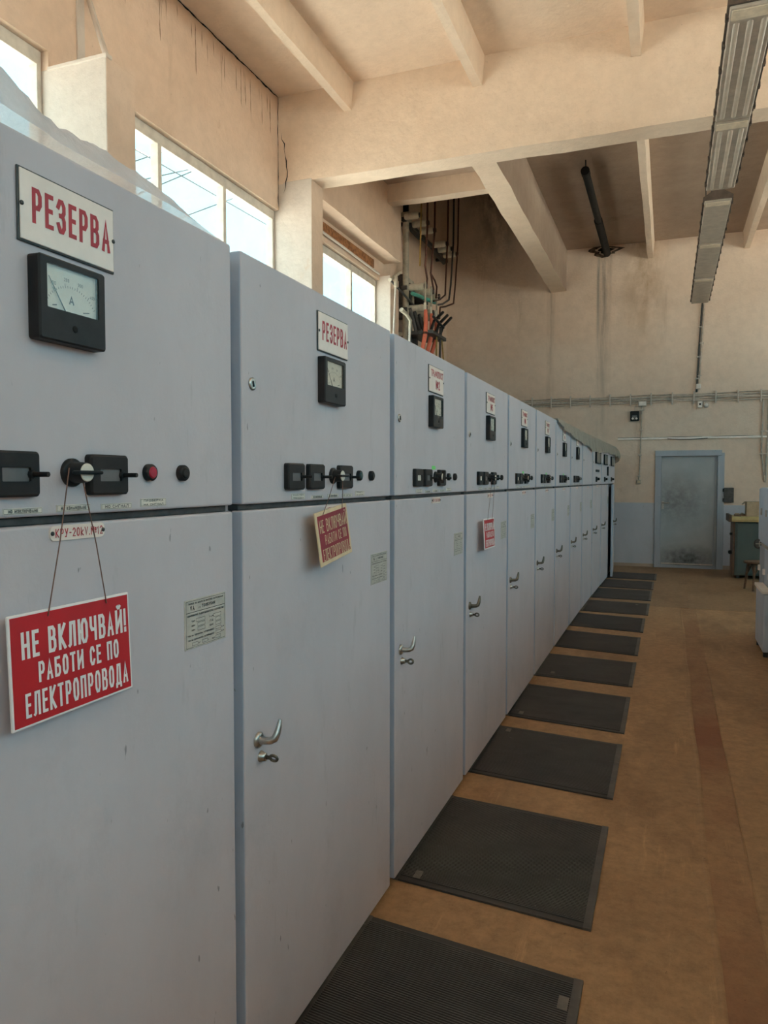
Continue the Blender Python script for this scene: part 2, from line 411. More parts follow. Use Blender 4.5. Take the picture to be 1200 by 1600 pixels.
O_ = [(.3, 0), (.7, 0), (1, .2), (1, .8), (.7, 1), (.3, 1), (0, .8), (0, .2), (.3, 0)]
SIX = [(.92, .86), (.68, 1), (.3, 1), (0, .8), (0, .2), (.3, 0), (.7, 0), (1, .18), (1, .4), (.7, .57), (.05, .5)]
GLYPH = {
 'А': (1, [[(0, 0), (.5, 1), (1, 0)], [(.2, .3), (.8, .3)]]), 'Б': (1, [[(.9, 1), (0, 1), (0, 0), (.7, 0), (1, .15), (1, .42), (.7, .57), (0, .57)]]),
 'В': (1, [[(0, 0), (0, 1), (.65, 1), (.92, .88), (.92, .65), (.65, .53), (0, .53)], [(.55, .53), (.75, .53), (1, .4), (1, .13), (.72, 0), (0, 0)]]),
 'Г': (.8, [[(0, 0), (0, 1), (1, 1)]]), 'Д': (1.15, [[(.14, 0), (.3, 1), (.85, 1), (.85, 0)], [(0, -.14), (0, 0), (1, 0), (1, -.14)]]),
 'Е': (.85, [[(1, 0), (0, 0), (0, 1), (1, 1)], [(0, .52), (.85, .52)]]), 'Ж': (1.3, [[(0, 0), (.45, .5), (0, 1)], [(1, 0), (.55, .5), (1, 1)], [(.5, 0), (.5, 1)]]),
 'З': (.95, [[(0, .8), (.3, 1), (.7, 1), (1, .86), (1, .66), (.72, .52), (.4, .52)], [(.6, .52), (.76, .52), (1, .38), (1, .14), (.7, 0), (.3, 0), (0, .2)]]),
 'И': (1.1, [[(0, 0), (0, 1)], [(1, 0), (1, 1)], [(.06, .18), (.94, .82)]]), 'Й': (1.1, [[(0, 0), (0, 1)], [(1, 0), (1, 1)], [(.06, .18), (.94, .82)], [(.28, 1.24), (.4, 1.18), (.6, 1.18), (.72, 1.24)]]),
 'К': (1, [[(0, 0), (0, 1)], [(1, 1), (.12, .5), (1, 0)]]), 'Л': (1.05, [[(0, 0), (.14, .04), (.3, 1), (1, 1), (1, 0)]]), 'М': (1.2, [[(0, 0), (0, 1), (.5, .35), (1, 1), (1, 0)]]),
 'Н': (1, [[(0, 0), (0, 1)], [(1, 0), (1, 1)], [(0, .5), (1, .5)]]), 'О': (1, [O_]), 'П': (1, [[(0, 0), (0, 1), (1, 1), (1, 0)]]),
 'Р': (.95, [[(0, 0), (0, 1), (.7, 1), (1, .86), (1, .58), (.7, .44), (0, .44)]]), 'С': (.95, [[(1, .78), (.7, 1), (.3, 1), (0, .8), (0, .2), (.3, 0), (.7, 0), (1, .22)]]),
 'Т': (.95, [[(0, 1), (1, 1)], [(.5, 0), (.5, 1)]]), 'У': (1, [[(0, 1), (.52, .38)], [(1, 1), (.36, 0), (.05, 0)]]),
 'Ф': (1.2, [[(.5, 0), (.5, 1)], [(.25, .22), (.75, .22), (1, .38), (1, .7), (.75, .86), (.25, .86), (0, .7), (0, .38), (.25, .22)]]),
 'Х': (1, [[(0, 0), (1, 1)], [(0, 1), (1, 0)]]), 'Ч': (1, [[(0, 1), (0, .62), (.2, .46), (1, .46)], [(1, 0), (1, 1)]]), 'Ь': (.95, [[(0, 1), (0, 0), (.7, 0), (1, .15), (1, .42), (.7, .57), (0, .57)]]),
 'Ъ': (1.1, [[(0, 1), (.22, 1), (.22, 0), (.75, 0), (1, .15), (1, .42), (.75, .57), (.22, .57)]]),
 'Ю': (1.4, [[(0, 0), (0, 1)], [(0, .5), (.36, .5)], [(.36 + .64 * p, q) for p, q in O_]]), '!': (.25, [[(.5, .32), (.5, 1)], [(.5, 0), (.5, .10)]]), '.': (.25, [[(.5, 0), (.5, .06)]]),
 '-': (.6, [[(0, .47), (1, .47)]]), 'k': (.85, [[(0, 0), (0, 1)], [(.95, .66), (.1, .32), (1, 0)]]), 'V': (1, [[(0, 1), (.5, 0), (1, 1)]]), 'U': (1, [[(0, 1), (0, .2), (.3, 0), (.7, 0), (1, .2), (1, 1)]]),
 'I': (.25, [[(.5, 0), (.5, 1)]]), '№': (1.7, [[(0, 0), (0, 1)], [(.55, 0), (.55, 1)], [(.04, .85), (.51, .15)], [(.78, .5), (1, .5), (1, .85), (.78, .85), (.78, .5)], [(.74, .25), (1, .25)]]),
 '0': (.9, [O_]), '1': (.5, [[(0, .78), (.7, 1), (.7, 0)]]), '2': (.9, [[(0, .8), (.3, 1), (.7, 1), (1, .8), (1, .6), (0, 0), (1, 0)]]), '4': (.95, [[(.75, 0), (.75, 1), (0, .3), (1, .3)]]),
 '5': (.9, [[(.95, 1), (.1, 1), (.05, .57), (.7, .57), (1, .43), (1, .15), (.7, 0), (.25, 0), (0, .16)]]), '6': (.9, [SIX]), '9': (.9, [[(1 - p, 1 - q) for p, q in SIX]]), '7': (.9, [[(0, 1), (1, 1), (.35, 0)]]),
 '8': (.9, [[(.3, .53), (.7, .53), (.95, .65), (.95, .87), (.7, 1), (.3, 1), (.05, .87), (.05, .65), (.3, .53)], [(.3, .53), (.7, .53), (1, .38), (1, .15), (.7, 0), (.3, 0), (0, .15), (0, .38), (.3, .53)]])}
GLYPH['3'] = GLYPH['З']; GLYPH['A'] = GLYPH['А']
def ribbon(mb, pts, t, x):
    """flat stroke of width t along 2-D points, facing +X"""
    P = [Vector((a, b)) for a, b in pts]; closed = (P[0] - P[-1]).length < 1e-9
    if closed: P = P[:-1]
    n = len(P); L = []; R = []
    for i in range(n):
        d0 = (P[i] - P[i - 1]) if (closed or i > 0) else None; d1 = (P[(i + 1) % n] - P[i]) if (closed or i < n - 1) else None
        d0 = d0.normalized() if d0 else d1.normalized(); d1 = d1.normalized() if d1 else d0
        n0 = Vector((-d0.y, d0.x)); n1 = Vector((-d1.y, d1.x)); m_ = n0 + n1
        m_ = m_.normalized() if m_.length > 1e-4 else n0
        k = min(1.7, 1 / max(.3, m_.dot(n0)))
        e = P[i].copy()
        if not closed and i == 0: e = e - d1 * t * .5
        if not closed and i == n - 1: e = e + d0 * t * .5
        L.append(e + m_ * k * t / 2); R.append(e - m_ * k * t / 2)
    vs = [(x + .00004 * i, p.x, p.y) for i, p in enumerate(L)] + [(x + .00004 * i, p.x, p.y) for i, p in enumerate(R)]
    mb.add(vs, [(i, n + i, n + (i + 1) % n, (i + 1) % n) for i in range(n if closed else n - 1)])
def write(mb, s, y0, y1, z0, z1, x=0.0, bold=0.0, mi=0):
    """block lettering on a plane facing +X, reading along +Y"""
    mb.flat = True; h = z1 - z0; gap = .30 if bold > 0 else .34
    ws = [GLYPH[c][0] if c in GLYPH else .55 for c in s]
    unit = (y1 - y0) / (sum(ws) + gap * (len(s) - 1)); t = min(.20 * h, .36 * unit) if bold > 0 else min(.13 * h, .24 * unit)
    y = y0
    for c, w in zip(s, ws):
        for j, st in enumerate(GLYPH[c][1] if c in GLYPH else ()):
            ribbon(mb, [(y + t / 2 + a * (w * unit - t), z0 + t / 2 + b * (h - t)) for a, b in st], t, x + .00017 * j)
        y += (w + gap) * unit
    return mb
def frame_rect(mb, y0, y1, z0, z1, t, x, d=0.0004, mi=0):
    for a in ((y0, y1, z0, z0 + t), (y0, y1, z1 - t, z1), (y0, y0 + t, z0, z1), (y1 - t, y1, z0, z1)):
        mb.add([(x, a[0], a[2]), (x, a[1], a[2]), (x, a[1], a[3]), (x, a[0], a[3])], [(0, 1, 2, 3)], mi)
    return mb

# ------------------------------------------------------------------ the room
# floor: slab and the hardboard sheets laid on it
floor = struct('floor', MB().box(X_LEFT - 0.3, X_RIGHT + 0.3, Y_FRONT - 0.3, Y_BACK + 0.3, -0.25, -0.004), 'floor_brown', 'brown hardboard covered floor of the switch room')
def sheet(x0, x1, y0, y1, m_): part('floor_sheet', MB().rbox(x0, x1, y0, y1, -0.004, 0.0, 0.0015, 1), m_, floor)
sheet(X_LEFT, 1.204, Y_FRONT, 10.43, 'floor_brown'); sheet(1.207, 1.372, Y_FRONT, 10.41, 'floor_red')
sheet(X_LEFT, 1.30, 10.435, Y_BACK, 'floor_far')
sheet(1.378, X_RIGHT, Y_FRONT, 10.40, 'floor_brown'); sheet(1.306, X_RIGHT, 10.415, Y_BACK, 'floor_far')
mb = MB(); ys = [i * 0.25 - 4 for i in range(58)]
for i in range(len(ys) - 1):
    a, b = ys[i], ys[i + 1]; wa = 0.006 * math.sin(a * 3.1); wb = 0.006 * math.sin(b * 3.1)
    pr = [(-0.012, 0.0), (-0.005, 0.0035), (0.005, 0.0035), (0.012, 0.0)]
    vs_ = [(1.206 + wa + q[0], a, q[1] + .0002) for q in pr] + [(1.206 + wb + q[0], b, q[1] + .0002) for q in pr]
    mb.add(vs_, [(0, 1, 5, 4), (1, 2, 6, 5), (2, 3, 7, 6)], 0, True)
part('floor_ridge', mb, 'floor_brown', floor, label='raised seam ridge running down the floor')

plain('ground_concrete', (0.50, 0.46, 0.40), 0.9, var=0.1, scale=0.6)
struct('ground', MB().box(-70, X_LEFT - 1.2, -50, 70, -0.8, -0.5).box(X_RIGHT + 1.2, 70, -50, 70, -0.8, -0.5).box(X_LEFT - 1.2, X_RIGHT + 1.2, -50, Y_FRONT - 1.2, -0.8, -0.5), 'ground_concrete', 'sunlit pale concrete yard outside the building')
# left wall with window openings
mb = MB(); xo = X_LEFT - 0.16
mb.box(xo, X_LEFT, Y_FRONT, Y_BACK, 0, SILL); mb.box(xo, X_LEFT, Y_FRONT, Y_BACK, HEAD, 8.3)
edges = [Y_FRONT] + [v for ab in LW_Y for v in ab] + [Y_BACK]
for i in range(0, len(edges), 2): mb.box(xo, X_LEFT, edges[i], edges[i + 1], SILL, HEAD)
struct('wall_left', mb, 'plaster', 'peach plastered wall above the left windows')
def crack(name, pts, parent, nrm, m_='hole_black', w=.006, jit=.006):
    mb = MB(); P = []
    for (a, b) in zip(pts, pts[1:]):
        a, b = Vector(a), Vector(b); n_ = max(2, int((b - a).length / .06))
        P += [a + (b - a) * i / n_ for i in range(n_)]
    P.append(Vector(pts[-1])); d_ = (P[-1] - P[0]).normalized(); sd = d_.cross(Vector(nrm)).normalized(); vs_ = []
    for i, p_ in enumerate(P):
        o_ = sd * random.uniform(-jit, jit); ww = w * random.uniform(.3, 1.3) * (1 if 0 < i < len(P) - 1 else .1)
        vs_ += [p_ + o_ - sd * ww, p_ + o_ + sd * ww]
    mb.add(vs_, [(2 * i, 2 * i + 1, 2 * i + 3, 2 * i + 2) for i in range(len(P) - 1)])
    return part(name, mb, m_, parent)
wl = bpy.data.objects['wall_left']
crack('crack', [(X_LEFT + .003, 4.9, 6.160), (X_LEFT + .003, 7.98, 6.160)], wl, (1, 0, 0), w=.011, jit=.008)
crack('crack', [(X_LEFT + .003, 7.97, 6.16), (X_LEFT + .003, 7.965, 5.5), (X_LEFT + .003, 7.97, 4.87)], wl, (1, 0, 0), w=.008, jit=.006)
crack('crack', [(-3.30, 7.979, 5.75), (-3.22, 7.979, 5.35), (-3.26, 7.979, 5.05)], wl, (0, -1, 0), w=.006, jit=.018)
for i in range(26):
    y_ = 5.0 + random.random() ** .7 * 2.9; L_ = random.uniform(.08, .5)
    crack('drip_stain', [(X_LEFT + .002, y_, 6.12 - random.random() * .08), (X_LEFT + .002, y_ + .01, 6.1 - L_)], wl, (1, 0, 0), 'drip', w=.006, jit=.003)
# right wall (not in the picture, the daylight side opposite)
mb = MB(); xo = X_RIGHT + 0.30
mb.box(X_RIGHT, xo, Y_FRONT, Y_BACK, 0, RSILL); mb.box(X_RIGHT, xo, Y_FRONT, Y_BACK, RHEAD, 6.3)
edges = [Y_FRONT] + [v for ab in RW_Y for v in ab] + [Y_BACK]
for i in range(0, len(edges), 2): mb.box(X_RIGHT, xo, edges[i], edges[i + 1], RSILL, RHEAD)
struct('wall_right', mb, 'plaster', 'peach plastered wall on the right side')
mb = MB().box(X_LEFT - .3, X_RIGHT + .3, Y_FRONT - 0.2, Y_FRONT, 0, FSILL).box(X_LEFT - .3, X_RIGHT + .3, Y_FRONT - 0.2, Y_FRONT, FHEAD, 6.3)
edges = [X_LEFT - .3] + [v for ab in FW_X for v in ab] + [X_RIGHT + .3]
for i in range(0, len(edges), 2): mb.box(edges[i], edges[i + 1], Y_FRONT - 0.2, Y_FRONT, FSILL, FHEAD)
struct('wall_front', mb, 'plaster', 'peach plastered wall behind the viewer')
# back wall with door opening
DX0, DX1, DZ = 0.85, 1.945, 2.165
mb = MB()
mb.box(X_LEFT - .3, DX0, Y_BACK, Y_BACK + .3, 0, 8.3).box(DX1, X_RIGHT + .3, Y_BACK, Y_BACK + .3, 0, 8.3).box(DX0, DX1, Y_BACK, Y_BACK + .3, DZ, 8.3)
wall_back = struct('wall_back', mb, 'plaster_back', 'stained pink plastered end wall with the grey door')
mb = MB().rbox(X_LEFT, 0.79, Y_BACK - 0.006, Y_BACK + .01, 0.06, 1.228, .002, 1)
part('dado', mb, 'dado_paint', wall_back, label='blue-grey oil painted lower wall left of the door')
mb = MB().rbox(1.995, X_RIGHT, Y_BACK - 0.006, Y_BACK + .01, 0.06, 1.20, .002, 1)
part('dado', mb, 'dado_paint', wall_back, label='blue-grey oil painted lower wall right of the door')
struct('baseboard_back', MB().box(X_LEFT, 0.79, Y_BACK - 0.012, Y_BACK + .01, 0, 0.06).box(1.995, X_RIGHT, Y_BACK - 0.012, Y_BACK + .01, 0, 0.075), 'plaster_dark', 'dark scuffed baseboard along the end wall')
# hole broken in the end wall
mb = MB(); n = 26; ring = []; inner = []
for k in range(n):
    a = 2 * PI * k / n; r_ = 1 + 0.22 * math.sin(3 * a + .5) + 0.13 * math.sin(7 * a) + random.uniform(-.08, .08)
    ring.append((-0.19 + 0.28 * r_ * math.cos(a), Y_BACK - 0.004, 6.075 + 0.10 * r_ * math.sin(a)))
    inner.append((-0.17 + 0.13 * r_ * math.cos(a), Y_BACK + 0.03, 6.085 + 0.055 * r_ * math.sin(a)))
mid_ = [((a[0] + b[0]) / 2 + random.uniform(-.015, .015), Y_BACK - 0.02, (a[2] + b[2]) / 2 + random.uniform(-.012, .012)) for a, b in zip(ring, inner)]
vs_ = ring + mid_ + inner; fs_ = []
for k in range(n):
    j = (k + 1) % n; fs_ += [(k, j, n + j, n + k), (n + k, n + j, 2 * n + j, 2 * n + k)]
mb.add(vs_, fs_); hole = part('wall_hole', mb, 'broken_plaster', wall_back, label='ragged hole broken through the end wall for the black pipe')
part('hole_depth', MB().add([(v[0], Y_BACK - 0.002, v[2]) for v in inner], [tuple(range(n))]), 'hole_black', hole)

# ceiling slab with the shaft opening at the far left
SX0, SX1, SY = -3.05, -1.2, 11.1
mb = MB()
mb.box(X_LEFT - .3, X_RIGHT + .3, Y_FRONT - .3, 8.1, Z_CEIL, Z_CEIL + .15)
ceiling = struct('ceiling', mb, 'plaster_ceiling', 'peach plastered ceiling between concrete ribs')
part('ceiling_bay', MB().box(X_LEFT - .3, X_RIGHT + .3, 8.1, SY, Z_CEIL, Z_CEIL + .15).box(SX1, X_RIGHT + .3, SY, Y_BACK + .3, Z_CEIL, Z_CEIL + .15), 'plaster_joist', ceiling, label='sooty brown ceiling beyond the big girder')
mb = MB().box(X_LEFT - .3, SX1 + .2, SY - .3, Y_BACK + .3, 8.3, 8.45).box(SX1, SX1 + .15, SY, Y_BACK, Z_CEIL, 8.3).box(X_LEFT, SX1 + .15, SY - .15, SY, Z_CEIL, 8.3)
part('shaft_hood', mb, 'plaster_dark', ceiling, label='dark sooty shaft above the busbars')
def rib(x, y0, y1):
    j = lambda: random.uniform(-.006, .006)
    mb = MB(); n = 14; ys_ = [y0 + (y1 - y0) * i / n for i in range(n + 1)]; vs_ = []; fs_ = []
    for y in ys_:
        vs_ += [(x - .075, y, Z_CEIL + .02), (x - .047 + j(), y, 5.86 + j()), (x + .047 + j(), y, 5.86 + j()), (x + .075, y, Z_CEIL + .02)]
    for i in range(n):
        for k in range(3): fs_.append((4 * i + k, 4 * i + k + 1, 4 * i + 5 + k, 4 * i + 4 + k))
    fs_ += [(0, 1, 2, 3), (4 * n, 4 * n + 3, 4 * n + 2, 4 * n + 1)]
    mb.add(vs_, fs_); part('ceiling_rib', mb, 'plaster_girder', ceiling)
for x in (-2.45, -0.94, 0.665, 2.27, 3.87, 5.45): rib(x, Y_FRONT, 8.02)
for x in (0.645, 2.30, 3.9, 5.5): rib(x, 8.26, Y_BACK + .02)
# girder across the room and the deep joists behind it
def rough_box(x0, x1, y0, y1, z0, z1, j=.006, n=10):
    """box along X or Y with slightly uneven lower arrises"""
    mb = MB(); along = 0 if (x1 - x0) > (y1 - y0) else 1
    a0, a1 = (x0, x1) if along == 0 else (y0, y1); b0, b1 = (y0, y1) if along == 0 else (x0, x1)
    vs_ = []; fs_ = []
    for i in range(n + 1):
        t = a0 + (a1 - a0) * i / n
        for b, z in ((b0, z1), (b0 + random.uniform(-j, j), z0 + random.uniform(-j, j)), (b1 + random.uniform(-j, j), z0 + random.uniform(-j, j)), (b1, z1)):
            vs_.append((t, b, z) if along == 0 else (b, t, z))
    for i in range(n):
        for k in range(4): fs_.append((4 * i + k, 4 * i + (k + 1) % 4, 4 * i + 4 + (k + 1) % 4, 4 * i + 4 + k))
    fs_ += [(0, 1, 2, 3), (4 * n, 4 * n + 3, 4 * n + 2, 4 * n + 1)]
    return mb.add(vs_, fs_)
struct('ceiling_girder', rough_box(X_LEFT - .02, X_RIGHT + .02, 7.989, 8.29, 5.16, Z_CEIL + .02, .006, 24), 'plaster_girder', 'big peach concrete girder crossing the room')
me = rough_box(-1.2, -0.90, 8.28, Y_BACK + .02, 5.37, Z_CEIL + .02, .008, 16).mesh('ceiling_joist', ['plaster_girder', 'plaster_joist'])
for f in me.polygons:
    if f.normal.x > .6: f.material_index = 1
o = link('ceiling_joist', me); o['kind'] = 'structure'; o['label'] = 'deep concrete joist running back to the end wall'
struct('ceiling_joist', rough_box(X_LEFT - .02, -3.05, 8.28, 11.5, 5.16, Z_CEIL + .02, .006, 10), 'plaster', 'concrete joist lying along the window wall')
struct('ceiling_crossbeam', rough_box(-3.06, -1.19, 10.88, 11.08, 5.90, Z_CEIL + .02, .006, 8), 'plaster_girder', 'short orange crossbeam in front of the dark shaft')
# columns on the window wall
def column(y0, y1, x1, z1, label):
    me = MB().rbox(X_LEFT - .15, x1, y0 - .006, y1 + .006, 0, z1, .008, 2).mesh('column', ['plaster', 'plaster_pale_and_lit'])
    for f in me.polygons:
        if f.normal.y < -.6: f.material_index = 1  # window light on the near faces is painted in as paler plaster
    o = link('column', me); o['kind'] = 'structure'; o['label'] = label
column(7.992, 8.287, -2.908, 5.18, 'plastered column under the big girder, near face painted as window-lit')
column(4.45, 4.75, -2.80, 4.72, 'plastered half-height column between the first two windows, near face painted as window-lit')
column(0.95, 1.25, -2.80, 4.72, 'plastered half-height column beside the viewer, near face painted as window-lit')
column(11.3, 11.68, -3.15, 4.92, 'slim plastered pier beside the far window, near face painted as window-lit')
# brace above the half-height column
mb = MB(); mb.tube([(-2.83, 4.50, 4.70), (-3.33, 4.86, 5.50)], 0.022, 4)
br = part('column_brace', mb, 'plaster_pale_and_lit'); br['kind'] = 'structure'; br['label'] = 'thin slanted brace on top of the half-height column'
part('brace_flat', MB().rbox(-3.345, -3.325, 4.74, 4.82, 4.72, 6.17, .003, 1), 'plaster_pale_and_lit', br)
part('column_cap', MB().rbox(-3.34, -2.79, 4.435, 4.50, 4.705, 4.735, .006, 2), 'plaster_pale_and_lit', br)
# crack and rusty lintel over the far window
lin = part('window_lintel', MB().rbox(-3.35, -3.315, 8.30, 11.0, 4.97, 5.10, .003, 1), 'rust'); lin['kind'] = 'structure'; lin['label'] = 'rusty steel lintel strip above the far window'
part('lintel_pipe', MB().tube([(-3.31, 8.3, 4.955), (-3.31, 9.6, 4.95), (-3.31, 11.2, 4.93)], 0.018, 8), 'plaster_pale_and_lit', lin)

# windows in the left wall (and, out of the picture, the right wall)
def window(n, xw, y0, y1, SILL, HEAD, front=False):
    w = bpy.data.objects.new('window_%d' % n, None); COL.objects.link(w); w.location = (xw, y0, SILL); w['kind'] = 'structure'
    w['label'] = ['steel framed window behind the camera', 'steel framed window nearest the camera, partly hidden by clear plastic', 'steel framed window with three panes left of the big column',
                  'far steel framed window with two panes in view beyond the girder'][n - 1] if n < 5 else 'steel framed window in the right wall' if not front else 'steel framed window in the wall behind the viewer'
    L = y1 - y0; H = HEAD - SILL
    if front: w.location = (y1, xw, SILL); w.rotation_euler = (0, 0, PI / 2)
    part('window_frame', MB().rbox(-.045, .04, .008, L - .008, H - .11, H - .003, .003, 1).rbox(-.045, .04, .008, L - .008, .003, .06, .003, 1).rbox(-.045, .04, .008, .05, .05, H - .1, .003, 1).rbox(-.045, .04, L - .05, L - .008, .05, H - .1, .003, 1), 'frame_paint', w)
    k = 3; st = L / k; PX = .044 if (n > 4) else -.044
    for i in range(k):
        if i: part('mullion', MB().rbox(-.040, .045, i * st - .028, i * st + .028, .05, H - .10, .004, 1), 'frame_paint', w)
        part('pane', MB().box(PX - .004, PX + .004, i * st + .02, (i + 1) * st - .02, .04, H - .09), 'window_glass', w)
    part('window_sill', MB().rbox(-.1, .16, -.02, L + .02, -.05, -.002, .004, 1), 'white_paint', w)
for i, (a, b) in enumerate(LW_Y): window(i + 1, X_LEFT - 0.10, a, b, SILL, HEAD)
for i, (a, b) in enumerate(RW_Y): window(i + 5, X_RIGHT + 0.10, a, b, RSILL, RHEAD)
for i, (a, b) in enumerate(FW_X): window(i + 10, Y_FRONT - 0.10, a, b, FSILL, FHEAD, True)

# door in the end wall
d = bpy.data.objects.new('door_1', None); COL.objects.link(d); d.location = (0.79, Y_BACK, 0); d['kind'] = 'structure'
d['label'] = 'grey steel door with black hand marks in the end wall'
part('door_frame', MB().rbox(0, 0.112, -.035, .06, 0, 2.115, .006, 2).rbox(1.092, 1.205, -.035, .06, 0, 2.17, .006, 2).rbox(0.0, 1.16, -.05, .06, 2.115, 2.222, .006, 2), 'door_frame_paint', d)
part('threshold', MB().rbox(.11, 1.10, -.02, .1, 0, .045, .004, 1), 'door_frame_paint', d)
leaf = part('door_leaf', MB().rbox(0, .98, 0, .045, 0, 2.075, .004, 2), 'door_leaf_paint', d, (.112, .045, .042))
part('edge_strip', MB().rbox(.925, .94, -.006, .004, .03, 2.05, .002, 1), 'door_frame_paint', leaf)
part('edge_strip', MB().rbox(.02, .93, -.006, .004, .02, .045, .002, 1), 'clamp_grey', leaf)
part('door_handle', MB().rbox(.012, .055, -.012, .002, 1.07, 1.22, .004, 2).tube([(.033, -.01, 1.19), (.033, -.055, 1.19), (.06, -.06, 1.19), (.15, -.06, 1.185)], .011, 10).cyl((.033, -.004, 1.10), (.033, -.022, 1.10), .016, 12), 'chrome', leaf)

# ------------------------------------------------------------------ switchgear cabinets
# local frame: x forward (into the aisle), y along the row, z up; the front of the doors is x = 0
W, H_CAB, Z_MID = 1.15, 2.25, 1.600
CAB_Y0 = 0.467
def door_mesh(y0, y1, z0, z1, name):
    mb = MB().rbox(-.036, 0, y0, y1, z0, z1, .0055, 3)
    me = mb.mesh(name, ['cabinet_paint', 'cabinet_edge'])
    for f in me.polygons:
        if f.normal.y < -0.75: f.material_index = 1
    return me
M_BODY = MB().rbox(-1.35, -.048, .006, W - .006, 0, H_CAB - .012, .006, 2).mesh('body', 'cabinet_paint')
M_UP = door_mesh(.054, W, Z_MID + .003, H_CAB, 'upper_door')
M_LOW = door_mesh(.054, W, .03, Z_MID - .013, 'lower_door')
M_RAIL = MB().rbox(-.05, -.018, .06, W - .004, Z_MID - .013, Z_MID + .003, .002, 1).mesh('middle_rail', 'dark_metal')
# name plate
PY0, PY1, PZ0, PZ1 = .492, .724, 2.068, 2.192
M_PLATE_BACK = MB().rbox(0, .004, PY0, PY1, PZ0, PZ1, .0025, 2).mesh('name_plate', 'dark_metal')
M_PLATE = MB().rbox(.0035, .0065, PY0 + .0035, PY1 - .0035, PZ0 + .0035, PZ1 - .0035, .002, 2).mesh('enamel_face', 'white_enamel')
M_SCREW = MB().lathe_x((0, 0, 0), [(0, .004), (.002, .004), (.003, .0015)], 10).mesh('screw', 'dark_metal')
def plate_text(lines):
    mb = MB()
    if len(lines) == 1:
        write(mb, lines[0], PY0 + .028, PY1 - .014, PZ0 + .036, PZ0 + .096, .0068, .045)
    else:
        write(mb, lines[0], PY0 + .030, PY1 - .012, PZ0 + .074, PZ0 + .106, .0068, .03)
        write(mb, lines[1], PY0 + .10, PY0 + .165, PZ0 + .020, PZ0 + .062, .0068, .03)
    return mb.mesh('lettering', 'red_print')
# ammeter
AY0, AY1, AZ0, AZ1 = .500, .660, 1.908, 2.052
ax0, ax1 = 0, .030
mb = MB(); bz = AZ0 + .056
mb.ring((AY0, AY1, AZ0, AZ1), .006, (AY0 + .017, AY1 - .019, bz, AZ1 - .012), .002, 0, .026, .018)
M_MCASE = mb.mesh('ammeter', 'black_plastic')
M_DIAL = MB().box(.012, .0185, AY0 + .012, AY1 - .014, bz - .006, AZ1 - .008).mesh('dial', 'off_white')
M_MGLASS = MB().box(.0238, .0244, AY0 + .015, AY1 - .017, bz - .002, AZ1 - .010).mesh('glass', 'meter_glass')
mb = MB(); cy, cz = (AY0 + AY1) / 2, bz - .022
for i in range(26):
    a = math.radians(150 - 120 * i / 25); r0, r1 = .066, (.074 if i % 5 == 0 else .070)
    p_ = Vector((0, math.cos(a), math.sin(a))); q_ = Vector((0, -math.sin(a), math.cos(a))) * .0005
    o_ = Vector((0.0189, cy, cz)); 
    if abs(p_.y * r1) < .058: mb.add([o_ + p_ * r0 - q_, o_ + p_ * r0 + q_, o_ + p_ * r1 + q_, o_ + p_ * r1 - q_], [(0, 1, 2, 3)])
for i, t in enumerate(('100', '200', '300', '400')):
    a = math.radians(122 - 24 * i); y_, z_ = cy + .080 * math.cos(a), cz + .080 * math.sin(a)
    write(mb, t, y_ - .006, y_ + .006, z_ - .003, z_ + .003, 0.0189)
write(mb, 'A', cy - .006, cy + .006, bz + .016, bz + .031, 0.0189, .005)
mb.add([(0.0189, cy - .045, bz + .006), (0.0189, cy - .035, bz + .008), (0.0189, cy - .035, bz + .010), (0.0189, cy - .045, bz + .008)], [(0, 1, 2, 3)])
mb.add([(0.0189, cy + .028, bz + .006), (0.0189, cy + .044, bz + .009), (0.0189, cy + .044, bz + .011), (0.0189, cy + .028, bz + .008)], [(0, 1, 2, 3)])
M_SCALE = mb.mesh('scale', 'grey_print')
M_NEEDLE = MB().tube([(.0215, cy - .016, bz - .002), (.0215, cy - .055, bz + .055)], [.0011, .0005], 6).mesh('needle', 'black_print')
M_MSCREW = MB().lathe_x((.025, cy, AZ0 + .028), [(0, .0065), (.002, .0065), (.0025, .004)], 12).mesh('zero_screw', 'hole_black')
# position indicators
mb = MB(); iw, ih = .105, .077
mb.ring((0, iw, 0, ih), .008, (.024, .083, .026, .050), .002, 0, .016, .0105, .004)
M_IND = mb.mesh('position_indicator', 'black_plastic')
M_INDW = MB().box(.006, .011, .022, .085, .024, .052).mesh('indicator_window', 'grey_screen')
M_INDL = MB().box(.006, .011, .022, .085, .024, .052).mesh('indicator_window', 'off_white')
M_PIN = MB().tube([(.008, .088, .038), (.045, .092, .038)], .0045, 8).lathe_x((.012, .088, .038), [(0, .009), (.005, .007)], 10).mesh('indicator_pin', 'black_plastic')
# selector switch
M_SWB = MB().lathe_x((0, 0, 0), [(0, .026), (.006, .026), (.009, .023), (.009, .018)], 28).mesh('selector_switch', 'black_plastic')
M_SWK = MB().lathe_x((0, 0, 0), [(.008, .020), (.034, .0185), (.037, .0175)], 28).mesh('knob', 'black_plastic')
M_SWC = MB().lathe_x((0, 0, 0), [(.0365, .0165), (.0385, .0165), (.039, .015)], 28).mesh('knob_cap', 'off_white')
M_SWH = MB().rbox(.030, .048, -.030, .032, -.0035, .0035, .003, 2).mesh('knob_bar', 'black_plastic')
# push buttons
M_BTN = MB().lathe_x((0, 0, 0), [(0, .018), (.010, .018), (.013, .016), (.013, .012)], 24).mesh('push_button', 'black_plastic')
M_CAP = {c: MB().lathe_x((0, 0, 0), [(.008, .0125), (.014, .0125), (.016, .010)], 20).mesh('button_cap', c) for c in ('red_button', 'black_plastic', 'teal_button')}
